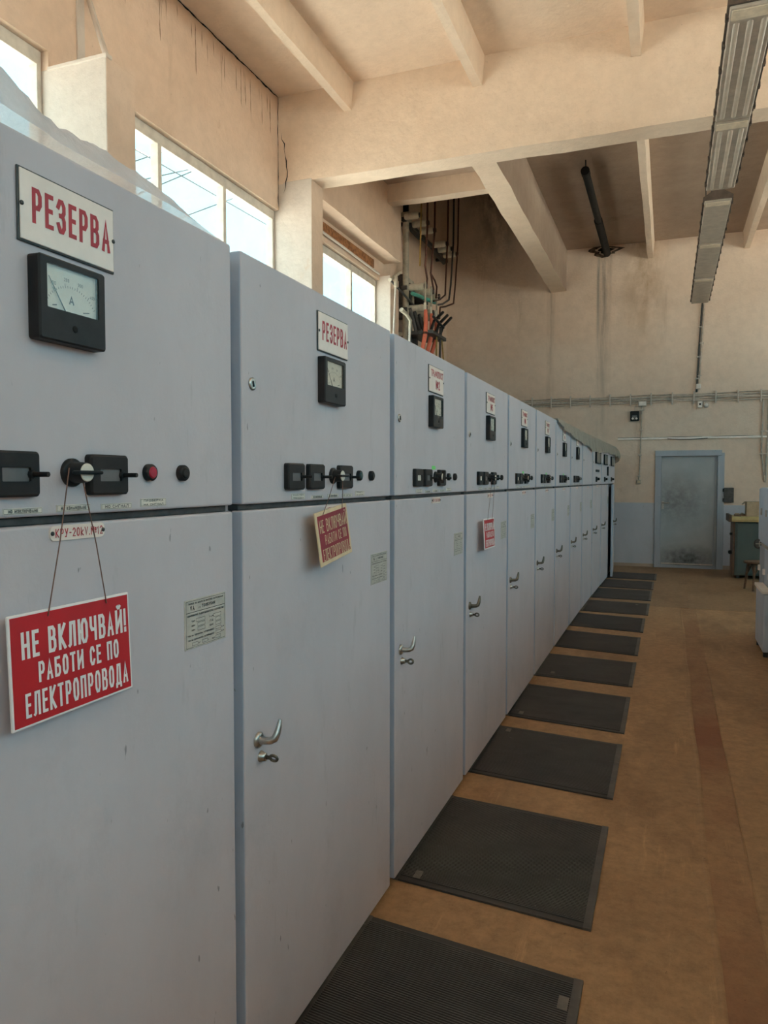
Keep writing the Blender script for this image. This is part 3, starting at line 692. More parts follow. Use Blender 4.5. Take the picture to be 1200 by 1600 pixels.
# captions
def caption_meshes(texts):
    out = []
    for (a, b, c, d_), t in zip(((.320, .406, 1.609, 1.6265), (.452, .535, 1.6085, 1.619), (.568, .651, 1.609, 1.6215), (.681, .768, 1.609, 1.6205), (.796, .880, 1.611, 1.6275)), texts):
        base = MB().box(0, .0012, a, b, c, d_).mesh('caption_plate', 'caption_plate')
        mb = MB(); lines = t.split('/')
        n_ = len(lines)
        for i, l in enumerate(lines):
            hh = (d_ - c) / n_; z1 = d_ - i * hh
            write(mb, l, a + .010, b - .010, z1 - hh * .78, z1 - hh * .24, .0016, .004)
        frame_rect(mb, a + .001, b - .001, c + .001, d_ - .001, .0006, .0015)
        out.append((base, mb.mesh('print', 'grey_print')))
    return out
CAPS = caption_meshes(('МАСЛЕН/ПРЕКЪСВАЧ', 'НО ИЗКЛЮЧВАНЕ', 'НА КОМАНДВАНЕ', 'НО СИГНАЛ', 'ПРОВЕРКА/НА СИГНАЛ'))
# row number plate
KY0, KY1, KZ0, KZ1 = .550, .687, 1.5575, 1.5845
M_KRU = MB().plate(KY0, KY1, KZ0, KZ1, .010, 0, .003).mesh('number_plate', 'white_enamel')
def kru_text(t):
    mb = MB(); write(mb, t, KY0 + .012, KY1 - .006, KZ0 + .0055, KZ1 - .0055, .0033, 0)
    return mb.mesh('lettering', 'red_print')
# rating plate
RY0, RY1, RZ0, RZ1 = .942, 1.110, 1.276, 1.391
M_RATE = MB().rbox(0, .0018, RY0, RY1, RZ0, RZ1, .0008, 1).mesh('rating_plate', 'aluminium_plate')
mb = MB(); x_ = .0022; rw, rh = RY1 - RY0, RZ1 - RZ0
def rt(s, a, b, c, d_, bold=.006): write(mb, s, RY0 + a * rw, RY0 + b * rw, RZ0 + c * rh, RZ0 + d_ * rh, x_, bold)
def rr(a, b, c, d_): frame_rect(mb, RY0 + a * rw, RY0 + b * rw, RZ0 + c * rh, RZ0 + d_ * rh, .0007, x_)
rr(.03, .97, .03, .97); rr(.03, .97, .735, .745)
rt('ЗАВОД ЗА АПАРАТИ ВИСОКО НАПРЕЖЕНИЕ', .08, .93, .90, .935); rt('VA', .12, .22, .775, .87, .015); rt('ГР.', .32, .37, .79, .82); rt('ТОЛБУХИН', .40, .72, .795, .86, .012)
rt('КОМПЛЕКТНО РАЗПРЕДЕЛИТЕЛНО УСТРОЙСТВО', .06, .94, .655, .695)
for i, t in enumerate(('ТИП', 'UНОМ', 'IНОМ')): rt(t, .15, .23, .54 - i * .09, .575 - i * .09); rr(.26 + .03 * (i > 0), .47, .52 - i * .09, .595 - i * .09)
for i, t in enumerate(('№', 'IТД', 'IДИН')): rt(t, .58, .67, .54 - i * .09, .575 - i * .09); rr(.68 + .05 * (i > 0), .87, .52 - i * .09, .595 - i * .09)
rt('ТОК НА ТЕРМИЧНА УСТОЙЧИВОСТ', .06, .70, .255, .29); rr(.73, .87, .245, .31); rt('КА', .88, .95, .255, .29)
rt('ТОК НА ДИНАМИЧНА УСТОЙЧИВОСТ', .06, .70, .165, .20); rr(.73, .87, .155, .22); rt('КА', .88, .95, .165, .20)
rr(.16, .30, .06, .125); rt('КГ', .31, .35, .07, .10); rr(.40, .53, .06, .125); rt('Г.', .54, .57, .07, .10); rt('БДС', .64, .71, .07, .10); rr(.73, .86, .06, .125)
M_RATEP = mb.mesh('print', 'black_print')
# handle, key, door lock
mb = MB(); mb.lathe_x((0, 0, 0), [(0, .022), (.004, .022), (.008, .019), (.010, .013)], 24)
M_ROSE = mb.mesh('rosette', 'chrome')
M_LEVER = MB().tube([(.008, 0, 0), (.022, .001, 0), (.036, .004, .001), (.046, .008, .006), (.050, .014, .020), (.052, .020, .040), (.053, .023, .056)], [.011, .010, .010, .0105, .0095, .0075, .005], 12).mesh('door_handle', 'chrome')
M_ROSE_D = M_ROSE.copy(); M_ROSE_D.materials[0] = MATS['brass_key']; M_LEVER_D = M_LEVER.copy(); M_LEVER_D.materials[0] = MATS['brass_key']
M_LOCK = MB().lathe_x((0, 0, 0), [(0, .016), (.005, .015), (.007, .012), (.016, .011), (.016, .006)], 18).mesh('lock', 'chrome')
mb = MB().rbox(.014, .034, -.0022, .0022, -.006, .006, .001, 1)
mb.tube([(.040 + .011 * math.cos(a), 0, .009 * math.sin(a)) for a in [2 * PI * k / 14 for k in range(15)]], .0042, 8)
M_KEY = mb.mesh('key', 'brass_key')
M_ULOCK = MB().lathe_x((0, 0, 0), [(0, .017), (.003, .017), (.005, .013), (.004, .009)], 20).mesh('upper_lock', 'chrome')
M_USLOT = MB().rbox(.003, .007, -.002, .002, -.008, .008, .001, 1).mesh('key_slot', 'black_print')
M_STICK = MB().box(0, .0012, 0, .055, 0, .017).mesh('sticker', 'green_sticker')
# panel meters of the incoming cabinets
def edge_meter(y, z, w, h):
    a = MB().rbox(0, .025, y, y + w, z, z + h, .004, 2).mesh('panel_meter', 'black_plastic')
    b = MB().box(.025, .027, y + w * .42, y + w * .66, z + .016, z + h - .014).mesh('dial_strip', 'off_white')
    return a, b

SIGNS = [['РЕЗЕРВА'], ['РЕЗЕРВА'], ['ТРАФОПОСТ', '№2'], ['ТРАФОПОСТ', '№5'], ['ТРАФОПОСТ', '№6'], ['ТРАФОПОСТ', '№3'], ['ТРАФОПОСТ', '№4'], ['ТРАФОПОСТ', '№1']]
LABELS = [
    'grey switchgear cabinet nearest the camera, with a red push button on its panel',
    'grey switchgear cabinet behind the old crimson hanging warning board, second in the row',
    'grey switchgear cabinet third in the row, with a green sticker above its switch',
    'grey switchgear cabinet fourth in the row, carrying the small bright red hanging sign',
    'grey switchgear cabinet fifth in the row, just beyond the one with the small red sign',
    'grey switchgear cabinet sixth in the row, last one before the dusty plastic cover starts',
    'grey switchgear cabinet seventh in the row, under the start of the dusty plastic cover',
    'grey switchgear cabinet eighth in the row, its name plate half hidden by dusty plastic',
    'grey switchgear cabinet ninth in the row, with a blank upper panel without meters',
    'grey switchgear cabinet tenth in the row, with four narrow meters and small lamps',
    'grey switchgear cabinet eleventh in the row, last but one before the end wall',
    'grey switchgear cabinet at the far end of the row, its lower door ajar']
XOFF = [0, 0, 0, 0, 0, 0, .003, .008, .018, .036, .062, .088]
ROT = [0, 0, 0, 0, 0, 0, 0.002, .006, .013, .02, .023, .02]
cabs = []
def sub(name, me, parent, loc=(0, 0, 0), rot=(0, 0, 0), label=None): return link(name, me, parent, loc, rot, label)
for k in range(12):
    c = thing('switchgear_cabinet', LABELS[k], 'cabinet', (XOFF[k], CAB_Y0 + k * W + (.008 if k == 0 else 0), 0), (0, 0, -ROT[k]), 'grey switchgear cabinets in a row')
    if k == 0: c.location.y = CAB_Y0 + .008
    cabs.append(c)
    sub('body', M_BODY, c); sub('middle_rail', M_RAIL, c)
    tw = random.uniform(-.0015, .0015)
    up = sub('upper_door', M_UP, c, (0, 0, 0)); 
    if k == 11:
        low = sub('lower_door', M_LOW, c, (0, W, 0)); low.rotation_euler = (0, 0, 0.07)
        low.data = M_LOW.copy(); low.data.transform(Matrix.Translation((0, -W, 0)))
        dy = -W
    else:
        low = sub('lower_door', M_LOW, c, (0, 0, 0)); dy = 0
    # lower door fittings
    sub('rosette', M_ROSE if k < 3 else M_ROSE_D, low, (0, .122 + dy, .966)); sub('door_handle', M_LEVER if k < 3 else M_LEVER_D, low, (0, .122 + dy, .966), (random.uniform(-.1, .1), 0, 0))
    sub('lock', M_LOCK, low, (0, .136 + dy, .916)); sub('key', M_KEY, low, (0, .136 + dy, .916), (random.uniform(-.4, .4), 0, 0), 'small dark key left in the lock')
    if k < 9 or k == 10:
        r_ = sub('rating_plate', M_RATE, c); sub('print', M_RATEP, r_)
    sub('upper_lock', M_ULOCK, up, (0, .105, 1.918)); sub('key_slot', M_USLOT, up, (0, .105, 1.918), (.3, 0, 0))
    nk = sub('number_plate', M_KRU, c); sub('lettering', kru_text('КРУ-20kV.№%d' % (12 - k)), nk)
    for yy in (KY0 + .005, KY1 - .005): sub('screw', M_SCREW, nk, (.0025, yy, (KZ0 + KZ1) / 2))
    if k < 8:
        np_ = sub('name_plate', M_PLATE_BACK, c); sub('enamel_face', M_PLATE, np_); sub('lettering', plate_text(SIGNS[k]), np_, label='red hand-painted lettering')
        for yy in (PY0 + .006, PY1 - .005): sub('screw', M_SCREW, np_, (.006, yy, PZ0 + .062))
        am = sub('ammeter', M_MCASE, c, (0, .014 if k == 0 else 0, 0)); sub('dial', M_DIAL, am); sub('scale', M_SCALE, am); sub('needle', M_NEEDLE, am); sub('zero_screw', M_MSCREW, am); sub('glass', M_MGLASS, am)
    if k < 8:
        for i, yy in enumerate((.277, .415, .640)):
            pi_ = sub('position_indicator', M_IND, c, (0, yy, 1.638))
            sub('indicator_window', M_INDL if (i == 0 and k >= 2) else M_INDW, pi_)
            if not (i == 0 and k >= 2): sub('indicator_pin', M_PIN, pi_)
    if k < 8 or k in (9, 10, 11):
        sw = sub('selector_switch', M_SWB, c, (0, .605, 1.680)); sub('knob', M_SWK, sw); sub('knob_cap', M_SWC, sw, label='cream cap of the switch knob'); sub('knob_bar', M_SWH, sw, (0, 0, 0), (1.2 if k in (2, 4) else 0, 0, 0))
        if k > 8:
            pi_ = sub('position_indicator', M_IND, c, (0, .40, 1.638)); sub('indicator_window', M_INDW, pi_)
    if k < 8:
        for yy, cc in ((.822, 'red_button' if k == 0 else 'teal_button'), (.936, 'black_plastic')):
            b_ = sub('push_button', M_BTN, c, (0, yy, 1.682)); sub('button_cap', M_CAP[cc], b_, label='red button cap' if cc == 'red_button' else None)
        for a_, b_ in CAPS:
            cp = sub('caption_plate', a_, c); sub('print', b_, cp)
    if k in (2, 4, 5, 6): sub('sticker', M_STICK, c, (0, .555, 1.715), label='bright green sticker')
    if k >= 9:
        n_ = {9: 4, 10: 3, 11: 3}[k]
        for i in range(n_):
            a_, b_ = edge_meter(.30 + i * .17, 1.905, .14, .165); pm = sub('panel_meter', a_, c); sub('dial_strip', b_, pm)
        if k == 9:
            for i in range(4): b_ = sub('signal_lamp', M_BTN, c, (0, .40 + i * .12, 1.80)); sub('button_cap', M_CAP['teal_button'], b_)
        if k == 10:
            a_, b_ = edge_meter(.86, 1.735, .07, .15); pm = sub('panel_meter', a_, c); sub('dial_strip', b_, pm)

# ------------------------------------------------------------------ warning boards hung on the switch knobs
def warning(name, label, yc, zc, w, h, xb, tilt, yaw, board_m, rim_m, text_m, rim, cords, bold, part_cord=True, swing=0.0):
    t = thing(name, label, 'warning sign', (xb, yc, zc), (0, 0, 0), 'hanging warning boards')
    R = Matrix.Rotation(yaw, 4, 'Z') @ Matrix.Rotation(swing, 4, 'Y') @ Matrix.Rotation(tilt, 4, 'X')
    def add(nm, mb, m_, lab=None):
        me = mb.mesh(nm, m_); me.transform(R); return link(nm, me, t, label=lab)
    add('board', MB().rbox(-.0025, .0025, -w / 2, w / 2, -h / 2, h / 2, .0022, 2), rim_m)
    add('board_face', MB().rbox(.002, .0030, -w / 2 + rim, w / 2 - rim, -h / 2 + rim, h / 2 - rim, .0004, 1), board_m)
    mb = MB(); x = .0034
    u = lambda a: -w / 2 + a * w
    v = lambda a: -h / 2 + a * h
    write(mb, 'НЕ ВКЛЮЧВАЙ!', u(.085), u(.955), v(.60), v(.84), x, bold)
    write(mb, 'РАБОТИ СЕ ПО', u(.20), u(.875), v(.365), v(.55), x, bold)
    write(mb, 'ЕЛЕКТРОПРОВОДА', u(.095), u(.955), v(.085), v(.30), x, bold)
    add('lettering', mb, text_m)
    mb = MB()
    for (ky, kz, kx), (by) in cords:
        a = Vector((kx - xb, ky - yc, kz - zc)); b = R @ Vector((.004, by, h / 2 - .012))
        mid = (a + b) / 2 + Vector((0, .003, 0))
        mb.tube([a, (a + mid) / 2, mid, (b + mid) / 2, b, R @ Vector((-.004, by, h / 2 - .016))], .0011, 6)
        me = mb.mesh('cord', 'cord'); link('cord', me, t); mb = MB()
    return t
k1 = CAB_Y0 + .605
warning('warning_board', 'large clean red and white warning board on the nearest cabinet', 1.057, 1.348, .293, .192, .024, 0.0, 0.0, 'red_board', 'white_print', 'white_print', .0045,
        [((k1 - .019, 1.688, .022), -.062), ((k1 + .006, 1.662, .030), .082)], .034, swing=-.04)
k2 = CAB_Y0 + W + .605
warning('warning_board', 'old crimson warning board with cream wooden rim, hung tilted on the second cabinet', 2.141, 1.497, .242, .165, .042, math.radians(6.2), 0.0, 'old_red_board', 'cream_print', 'cream_print', .0125,
        [((k2 - .02, 1.676, .02), -.068), ((k2 + .016, 1.668, .03), .080)], -.002, swing=-.09)
k4 = CAB_Y0 + 3 * W + .605
warning('warning_board', 'small-looking bright red warning board hanging on the fourth cabinet', 4.345, 1.352, .272, .178, .040, -.01, 0.0, 'red_board', 'white_print', 'white_print', .008,
        [((k4 - .02, 1.680, .02), -.045), ((k4 + .018, 1.670, .03), .075)], .034, swing=-.05)

# ------------------------------------------------------------------ rubber mats
def mat_mesh(w, l, shear):
    mb = MB(); n = int(l / .0105); pts = []
    b = .030
    pts = [(0, 0), (0, .008), (b, .0085)]
    m_ = int((l - 2 * b) / .0105); st = (l - 2 * b) / m_
    for i in range(m_):
        y = b + i * st; pts += [(y + st * .12, .0055), (y + st * .3, .0125), (y + st * .72, .0125), (y + st * .9, .0055)]
    pts += [(l - b, .0085), (l, .008), (l, 0)]
    xs = [b, w - b]
    vs_ = []; 
    for x in xs:
        for y, z in pts: vs_.append((x, y + shear * x, z))
    N = len(pts)
    for i in range(N - 1): mb.add([vs_[i], vs_[i + 1], vs_[N + i + 1], vs_[N + i]], [(0, 1, 2, 3)], 1 if (pts[i][1] == .0125 and pts[i + 1][1] == .0125) else 0)
    top = mb.mesh('ribbed_surface', ['mat_rubber', 'mat_rib_tops'])
    out = []
    for x0, x1 in ((0, b), (w - b, w)):
        mb = MB()
        mb.add([(x0, shear * x0, 0), (x1, shear * x1, 0), (x1, l + shear * x1, 0), (x0, l + shear * x0, 0), (x0, shear * x0, .010), (x1, shear * x1, .011), (x1, l + shear * x1, .011), (x0, l + shear * x0, .010)],
               [(0, 3, 2, 1), (4, 5, 6, 7), (0, 1, 5, 4), (1, 2, 6, 5), (2, 3, 7, 6), (3, 0, 4, 7)])
        out.append(mb.mesh('mat_border', 'mat_rib_tops'))
    return top, out
MATS_POS = [(0.012, 1.715, .872, -.12, (.71, .70)), (.008, 2.875, .872, -.105, (.045, .03)), (.006, 4.105, .85, -.125, (.04, .74)), (.006, 5.200, .865, -.145, (.05, .05)),
            (.006, 6.360, .845, -.12, (.10, .10)), (.006, 7.560, .85, -.18, None), (.02, 8.71, .87, -.18, None), (.045, 9.740, .90, -.07, (.6, .7)),
            (.052, 10.905, .99, -.06, None), (.064, 12.075, .92, -.12, None), (.10, 13.215, .85, -.08, None)]
ORD = ['second', 'third', 'fourth', 'fifth', 'sixth', 'seventh', 'eighth', 'ninth', 'tenth', 'eleventh', 'last']
for i, (x, y, l, sh, lab) in enumerate(MATS_POS):
    x -= .04; y += .04 * sh
    t = thing('rubber_mat', ('black ribbed rubber mat nearest the camera, cut off by the frame' if i == 0 else 'black ribbed rubber mat on the floor before the %s cabinet' % ORD[i]), 'mat', (x, y, .0005), group='ribbed rubber mats along the cabinets')
    a, b = mat_mesh(.815 - (x if x > .03 else 0) * .2, l, sh)
    link('ribbed_surface', a, t)
    for q in b: link('mat_border', q, t)
    if lab:
        lab = (lab[0] + .04, lab[1])
        part('label_patch', MB().add([(lab[0], lab[1] + sh * lab[0], .0131), (lab[0] + .032, lab[1] + sh * (lab[0] + .032), .0131), (lab[0] + .032, lab[1] + .062 + sh * (lab[0] + .032), .0131), (lab[0], lab[1] + .062 + sh * lab[0], .0131)], [(0, 1, 2, 3)]), 'label_patch', t, label='pale worn label patch')

# ------------------------------------------------------------------ plastic covers
def noise2(a, b): return math.sin(a * 3.1 + b * 1.7) * .5 + math.sin(a * 7.3 - b * 5.1 + 1.3) * .3 + math.sin(a * 13.7 + b * 11.9 + .4) * .2
crest = [(0.40, 2.60), (0.80, 2.46), (1.033, 2.385), (1.063, 2.368), (1.09, 2.357), (1.142, 2.349), (1.203, 2.347), (1.308, 2.348), (1.368, 2.348), (1.424, 2.336), (1.502, 2.313), (1.56, 2.27), (1.60, 2.255)]
def interp(tab, t):
    if t <= tab[0][0]: return tab[0][1]
    for (a, b), (c_, d_) in zip(tab, tab[1:]):
        if t <= c_: return b + (d_ - b) * (t - a) / (c_ - a)
    return tab[-1][1]
mb = MB(); NY, NX = 60, 30; vs_ = []; fs_ = []
for i in range(NY + 1):
    y = .5 + 1.10 * i / NY; hc = interp(crest, y)
    for j in range(NX + 1):
        u = j / NX; x = -.012 - 1.1 * u * u
        s = min(1, -x / .10); z = 2.256 + (hc - 2.256) * math.sin(s * PI / 2) * (1 - .35 * max(0, (-x - .1)))
        if hc > 2.27: z += (.010 * noise2(y * 9, x * 14) + .006 * abs(noise2(y * 21 + x * 9, x * 26))) * s
        vs_.append((x, y, max(z, 2.2535)))
for i in range(NY):
    for j in range(NX): fs_.append((i * (NX + 1) + j, i * (NX + 1) + j + 1, (i + 1) * (NX + 1) + j + 1, (i + 1) * (NX + 1) + j))
mb.add(vs_, fs_, 0, True)
o = part('plastic_sheet', mb, 'clear_sheet'); tag(o, 'crumpled clear plastic sheet heaped on top of the nearest cabinet', 'plastic sheet')
hem = [(7.40, 2.215), (7.70, 2.187), (8.45, 2.145), (9.42, 2.108), (9.94, 2.105), (10.6, 2.058), (11.46, 2.066), (12.5, 2.10), (13.6, 2.10), (14.2, 2.08), (14.6, 2.0)]
def row_x(y): 
    return interp([(CAB_Y0 + i * W, XOFF[i]) for i in range(12)] + [(CAB_Y0 + 12 * W, .112)], y)
mb = MB(); NY = 120; vs_ = []; fs_ = []; cols = 15
for i in range(NY + 1):
    y = 7.42 + (14.36 - 7.42) * i / NY; x0 = row_x(y); hz = interp(hem, y) + .018 * noise2(y * 2.3, 3) + .008 * math.sin(y * 17)
    bul = .55 * max(0, (y - 13.3) / 1.06) ** 2
    for j in range(cols + 1):
        u = j / cols
        if u < .6:
            t_ = u / .6; x = x0 - 1.2 * (1 - t_) + .0; z = 2.256 + .008 * abs(noise2(y * 4, x * 6)) + .008 * (y > 9.7)
        else:
            t_ = (u - .6) / .4; x = x0 + .010 + .022 * t_ + .014 * t_ * noise2(y * 5.3, 1.0) + bul * .13 * math.sin(t_ * 2.4) ; z = 2.262 + (hz - 2.262) * t_ + .004
        vs_.append((x, y, z))
C1 = cols + 1
for i in range(NY):
    for j in range(cols): fs_.append((i * C1 + j, i * C1 + j + 1, (i + 1) * C1 + j + 1, (i + 1) * C1 + j))
# end flap folding round the last cabinet
base = len(vs_)
for q in range(1, 7):
    a = q / 6
    for j in range(cols + 1):
        p_ = vs_[NY * C1 + j]; u = j / cols
        vs_.append((p_[0] + .02 * math.sin(a * PI) * (u > .6) - .25 * a * a * (u > .6), p_[1] + .10 * math.sin(a * PI * .6), p_[2] - .22 * a * (1 if u <= .6 else .35) - (.06 * a if u > .6 else 0)))
for q in range(6):
    for j in range(cols): 
        r0 = NY * C1 if q == 0 else base + (q - 1) * C1; r1 = base + q * C1
        fs_.append((r0 + j, r0 + j + 1, r1 + j + 1, r1 + j))
mb.add(vs_, fs_, 0, True)
o = part('plastic_sheet', mb, 'dusty_sheet'); tag(o, 'dusty beige plastic sheet draped over the tops of the far cabinets', 'plastic sheet')

# ------------------------------------------------------------------ hanging lamps
def lamp(y0, y1, label, tubes, x=1.50, z=4.80):
    t = thing('fluorescent_lamp', label, 'lamp', (x, y0, z), group='row of hanging fluorescent lamps')
    L = y1 - y0; hw = .155
    part('lamp_housing', MB().prism([(-hw, .0), (-hw, .035), (-.02, .125), (.02, .125), (hw, .035), (hw, .0)], 1, 0, L - .06), 'lamp_housing', t)
    part('lens', MB().rbox(-.140, .140, .015, L, -.022, .012, .012, 3), 'lamp_lens', t, label='dusty grey plastic lamp lens')
    if tubes:
        for dx in (-.088, 0, .088):
            part('tube_bulge', MB().tube([(dx, .17, -.006), (dx, .20, -.006), (dx, L - .06, -.006), (dx, L - .03, -.006)], [.010, .026, .026, .010], 12), 'lamp_tube', t)
    part('end_plate', MB().rbox(-.125, .125, .03, .15, -.028, -.016, .003, 1), 'lamp_strip', t, label='cream end plate under the lamp lens')
    mb = MB()
    for s in (-1, 1):
        for i in range(5):
            yy = .12 + i * (L - .3) / 4; part('clip', MB().rbox(s * .150 - .012, s * .150 + .012, yy, yy + .05, -.018, .022, .003, 1), 'lamp_housing', t)
    for yy in (.02, L - .10):
        part('hanger', MB().cyl((0, yy, .12), (0, yy, Z_CEIL - z), .006, 8).lathe_x((-.02, yy, .135), [(0, .022), (.04, .022)], 12), 'dark_metal', t)
for (a, b), lb, tb in zip(((5.56, 7.25), (7.27, 8.92), (9.26, 10.86), (10.90, 12.66), (12.74, 14.45)),
        ('hanging fluorescent lamp nearest the camera, cut off at the top edge', 'hanging fluorescent lamp with ribbed lens, second in the row', 'hanging fluorescent lamp in the middle of the row, just beyond the gap',
         'hanging fluorescent lamp fourth in the row, last but one', 'hanging fluorescent lamp farthest away, next to the end wall'), (1, 1, 0, 0, 0)):
    lamp(a, b, lb, tb)

# ------------------------------------------------------------------ services on the end wall
YW = Y_BACK
t = thing('cable_bundle', 'bundle of grey cables clamped along the end wall above the door', 'cables', (0, YW, 3.2))
for i, (dz, rr_) in enumerate(((-.062, .012), (-.038, .013), (-.012, .014), (.014, .013), (.040, .013), (.064, .011))):
    path = [(x_ * .25 - 2.6, -.028 - .008 * math.sin(x_ * 1.3 + i), dz + .010 * math.sin(x_ * .9 + i * 1.7) + .0025 * (x_ - 10) * .3 * (1 if i % 2 else .6)) for x_ in range(0, 33)]
    part('cable', MB().tube(path, rr_, 8), 'conduit_grey' if i % 2 else 'clamp_grey', t)
for i in range(15):
    xx = -2.3 + i * .375
    part('clamp', MB().rbox(xx - .012, xx + .012, -.055, 0, -.115, .115, .004, 1), 'clamp_grey', t)
t = thing('cable_trunking', 'thin white cable trunking across the end wall over the door', 'trunking', (0, YW, 2.455))
part('channel', MB().rbox(.10, 4.2, -.03, 0, -.020, .018, .003, 1), 'white_paint', t)
part('cable', MB().tube([(.10 + i * .2, -.022, .020 + .008 * math.sin(i * 1.4) * (i % 5 > 1)) for i in range(21)], .007, 6), 'dark_cable', t)
part('cable', MB().tube([(1.0 + i * .1, -.034, -.012 - .016 * math.sin(i / 7 * PI)) for i in range(8)], .006, 6), 'dark_cable', t)
def conduit(name, label, pts, r_, m_, clips=()):
    t = thing(name, label, 'conduit', (pts[0][0], YW, 0))
    part('conduit_pipe', MB().tube([(p_[0] - pts[0][0], -.025, p_[1]) for p_ in pts], r_, 8), m_, t)
    for cx, cz in clips: part('clip', MB().rbox(cx - pts[0][0] - .035, cx - pts[0][0] + .035, -.04, 0, cz - .012, cz + .012, .003, 1), 'clamp_grey', t)
    return t
conduit('conduit', 'thin grey conduit dropping to the small socket left of the door', [(.536, 3.08), (.530, 2.6), (.515, 2.0), (.497, 1.66)], .012, 'conduit_grey', [(.535, 3.0), (.527, 2.62), (.516, 2.14), (.50, 1.74)])
conduit('conduit', 'dark lamp feed conduit rising from the cable bundle to the lamps', [(1.495, 3.30), (1.515, 3.8), (1.54, 4.4), (1.57, 4.96)], .016, 'dark_cable', [(1.50, 3.55), (1.52, 3.95), (1.548, 4.5)])
conduit('conduit', 'grey conduit beside the dark lamp feed conduit', [(1.535, 3.42), (1.555, 3.9), (1.60, 4.92)], .014, 'conduit_grey', [(1.54, 3.6), (1.57, 4.2)])
conduit('conduit', 'conduit at the right edge, running down left of its twin', [(2.615, 3.13), (2.605, 2.6), (2.60, 2.2), (2.665, 1.63)], .014, 'conduit_grey', [(2.61, 2.55), (2.61, 2.14)])
conduit('conduit', 'conduit at the right edge of the picture, rightmost of the pair', [(2.70, 3.13), (2.70, 2.6), (2.69, 2.2), (2.675, 1.63)], .014, 'conduit_grey', [(2.70, 2.55), (2.69, 2.14)])
t = thing('wall_socket', 'small beige socket at the lower end of the thin conduit', 'socket', (.497, YW, 1.63))
part('socket_box', MB().rbox(-.04, .04, -.04, 0, -.04, .04, .006, 2), 'conduit_grey', t); part('socket_face', MB().rbox(-.024, .024, -.046, -.036, -.024, .024, .004, 2), 'cream_print', t)
t = thing('emergency_lamp', 'small black emergency lamp with two bulbs on the end wall', 'lamp', (.408, YW, 2.888))
part('lamp_case', MB().rbox(-.082, .082, -.075, 0, -.095, .095, .018, 3), 'black_plastic', t)
part('reflector', MB().rbox(-.045, .045, -.082, -.07, -.075, .012, .008, 2), 'grey_screen', t)
for s in (-1, 1): part('bulb', MB().lathe_x((0, 0, 0), [(-.01, .010), (.01, .020), (.022, .014), (.026, .004)], 12), 'white_print', t, (s * .035, -.085, -.052), (0, 0, -PI / 2))
part('feed_wire', MB().tube([(0, -.02, .09), (.005, -.02, .2)], .006, 6), 'clamp_grey', t)
def jbox(label, x, z, w, h, m_='clamp_grey', cat='junction box'):
    t = thing('junction_box', label, cat, (x, YW, z))
    part('box_body', MB().rbox(-w / 2, w / 2, -.085, -.03, -h / 2, h / 2, .01, 2), m_, t)
    part('box_lid', MB().rbox(-w / 2 + .012, w / 2 - .012, -.092, -.08, -h / 2 + .012, h / 2 - .012, .004, 2), 'white_paint', t)
    part('box_back', MB().box(-w / 3, w / 3, -.03, 0, -h / 3, h / 3), m_, t)
    return t
jbox('grey junction box on the cable bundle above the emergency lamp', .545, 3.115, .15, .095)
jbox('white junction box at the foot of the lamp feed conduit', 1.525, 3.40, .085, .095, 'white_paint')
t = jbox('square switch box under the cable bundle beside a round one', 1.555, 3.065, .085, .13)
part('toggle', MB().rbox(-.014, .018, -.10, -.088, -.012, .022, .003, 1), 'black_plastic', t)
t = thing('round_switch', 'round white rotary switch hanging under the cable bundle', 'switch', (1.665, YW, 3.06))
part('switch_base', MB().lathe_x((0, 0, 0), [(0, .052), (.035, .052), (.045, .044)], 20), 'clamp_grey', t, (0, 0, 0), (0, 0, -PI / 2))
part('switch_knob', MB().lathe_x((.045, 0, 0), [(0, .032), (.012, .028), (.015, .02)], 18), 'white_paint', t, (0, 0, 0), (0, 0, -PI / 2))
t = thing('wall_box', 'flat black box mounted right of the door frame', 'box', (2.075, YW, 1.388))
part('box_body', MB().rbox(-.083, .083, -.07, 0, -.135, .135, .006, 2), 'dark_metal', t)
for zz in (.09, -.09): part('hinge', MB().cyl((-.09, -.05, zz - .03), (-.09, -.05, zz + .03), .014, 10), 'black_plastic', t)

# black pipe under the ceiling
t = thing('ceiling_pipe', 'black pipe under the ceiling running into the broken hole', 'pipe', (-.13, 11.0, 6.0))
part('pipe', MB().cyl((0, 0, 0), (0, 2.2, 0), .055, 16), 'black_rubber', t); part('pipe', MB().cyl((-.005, 2.15, .005), (-.01, 4.24, .03), .068, 16), 'black_rubber', t)
part('pipe_socket', MB().tube([(0, -.01, 0), (0, .12, 0)], .062, 16), 'black_rubber', t)
part('hanger', MB().cyl((0, .05, .05), (0, .05, .17), .008, 8).cyl((0, 2.2, .05), (0, 2.2, .17), .008, 8), 'dark_metal', t)

# ------------------------------------------------------------------ busbars and cable ends in the far left corner
def insulator(parent, x0, x1, y, z, r_=.05):
    L = x1 - x0
    prof = [(0, r_ * .8), (L * .08, r_), (L * .28, r_), (L * .31, r_ * .9), (L * .34, r_), (L * .6, r_), (L * .63, r_ * .9), (L * .66, r_), (L * .9, r_), (L * .95, r_ * .85), (L, r_ * .8)]
    i_ = part('insulator', MB().lathe_x((x0, y, z), prof, 16), 'porcelain', parent)
    part('insulator_cap', MB().lathe_x((x1, y, z), [(-.002, r_ * .75), (.045, r_ * .7), (.05, r_ * .3)], 12), 'dark_metal', i_)
    return i_
t = thing('insulator_rack', 'upper rack of six cream insulators on a dark bar under the shaft', 'insulators')
part('rack_bar', MB().rbox(-3.20, -3.13, 11.95, 14.55, 5.98, 6.05, .006, 1), 'dark_metal', t)
part('rack_bracket', MB().prism([(12.1, 5.98), (12.95, 5.98), (12.75, 5.90), (12.3, 5.90)], 0, -3.16, -3.14), 'dark_metal', t)
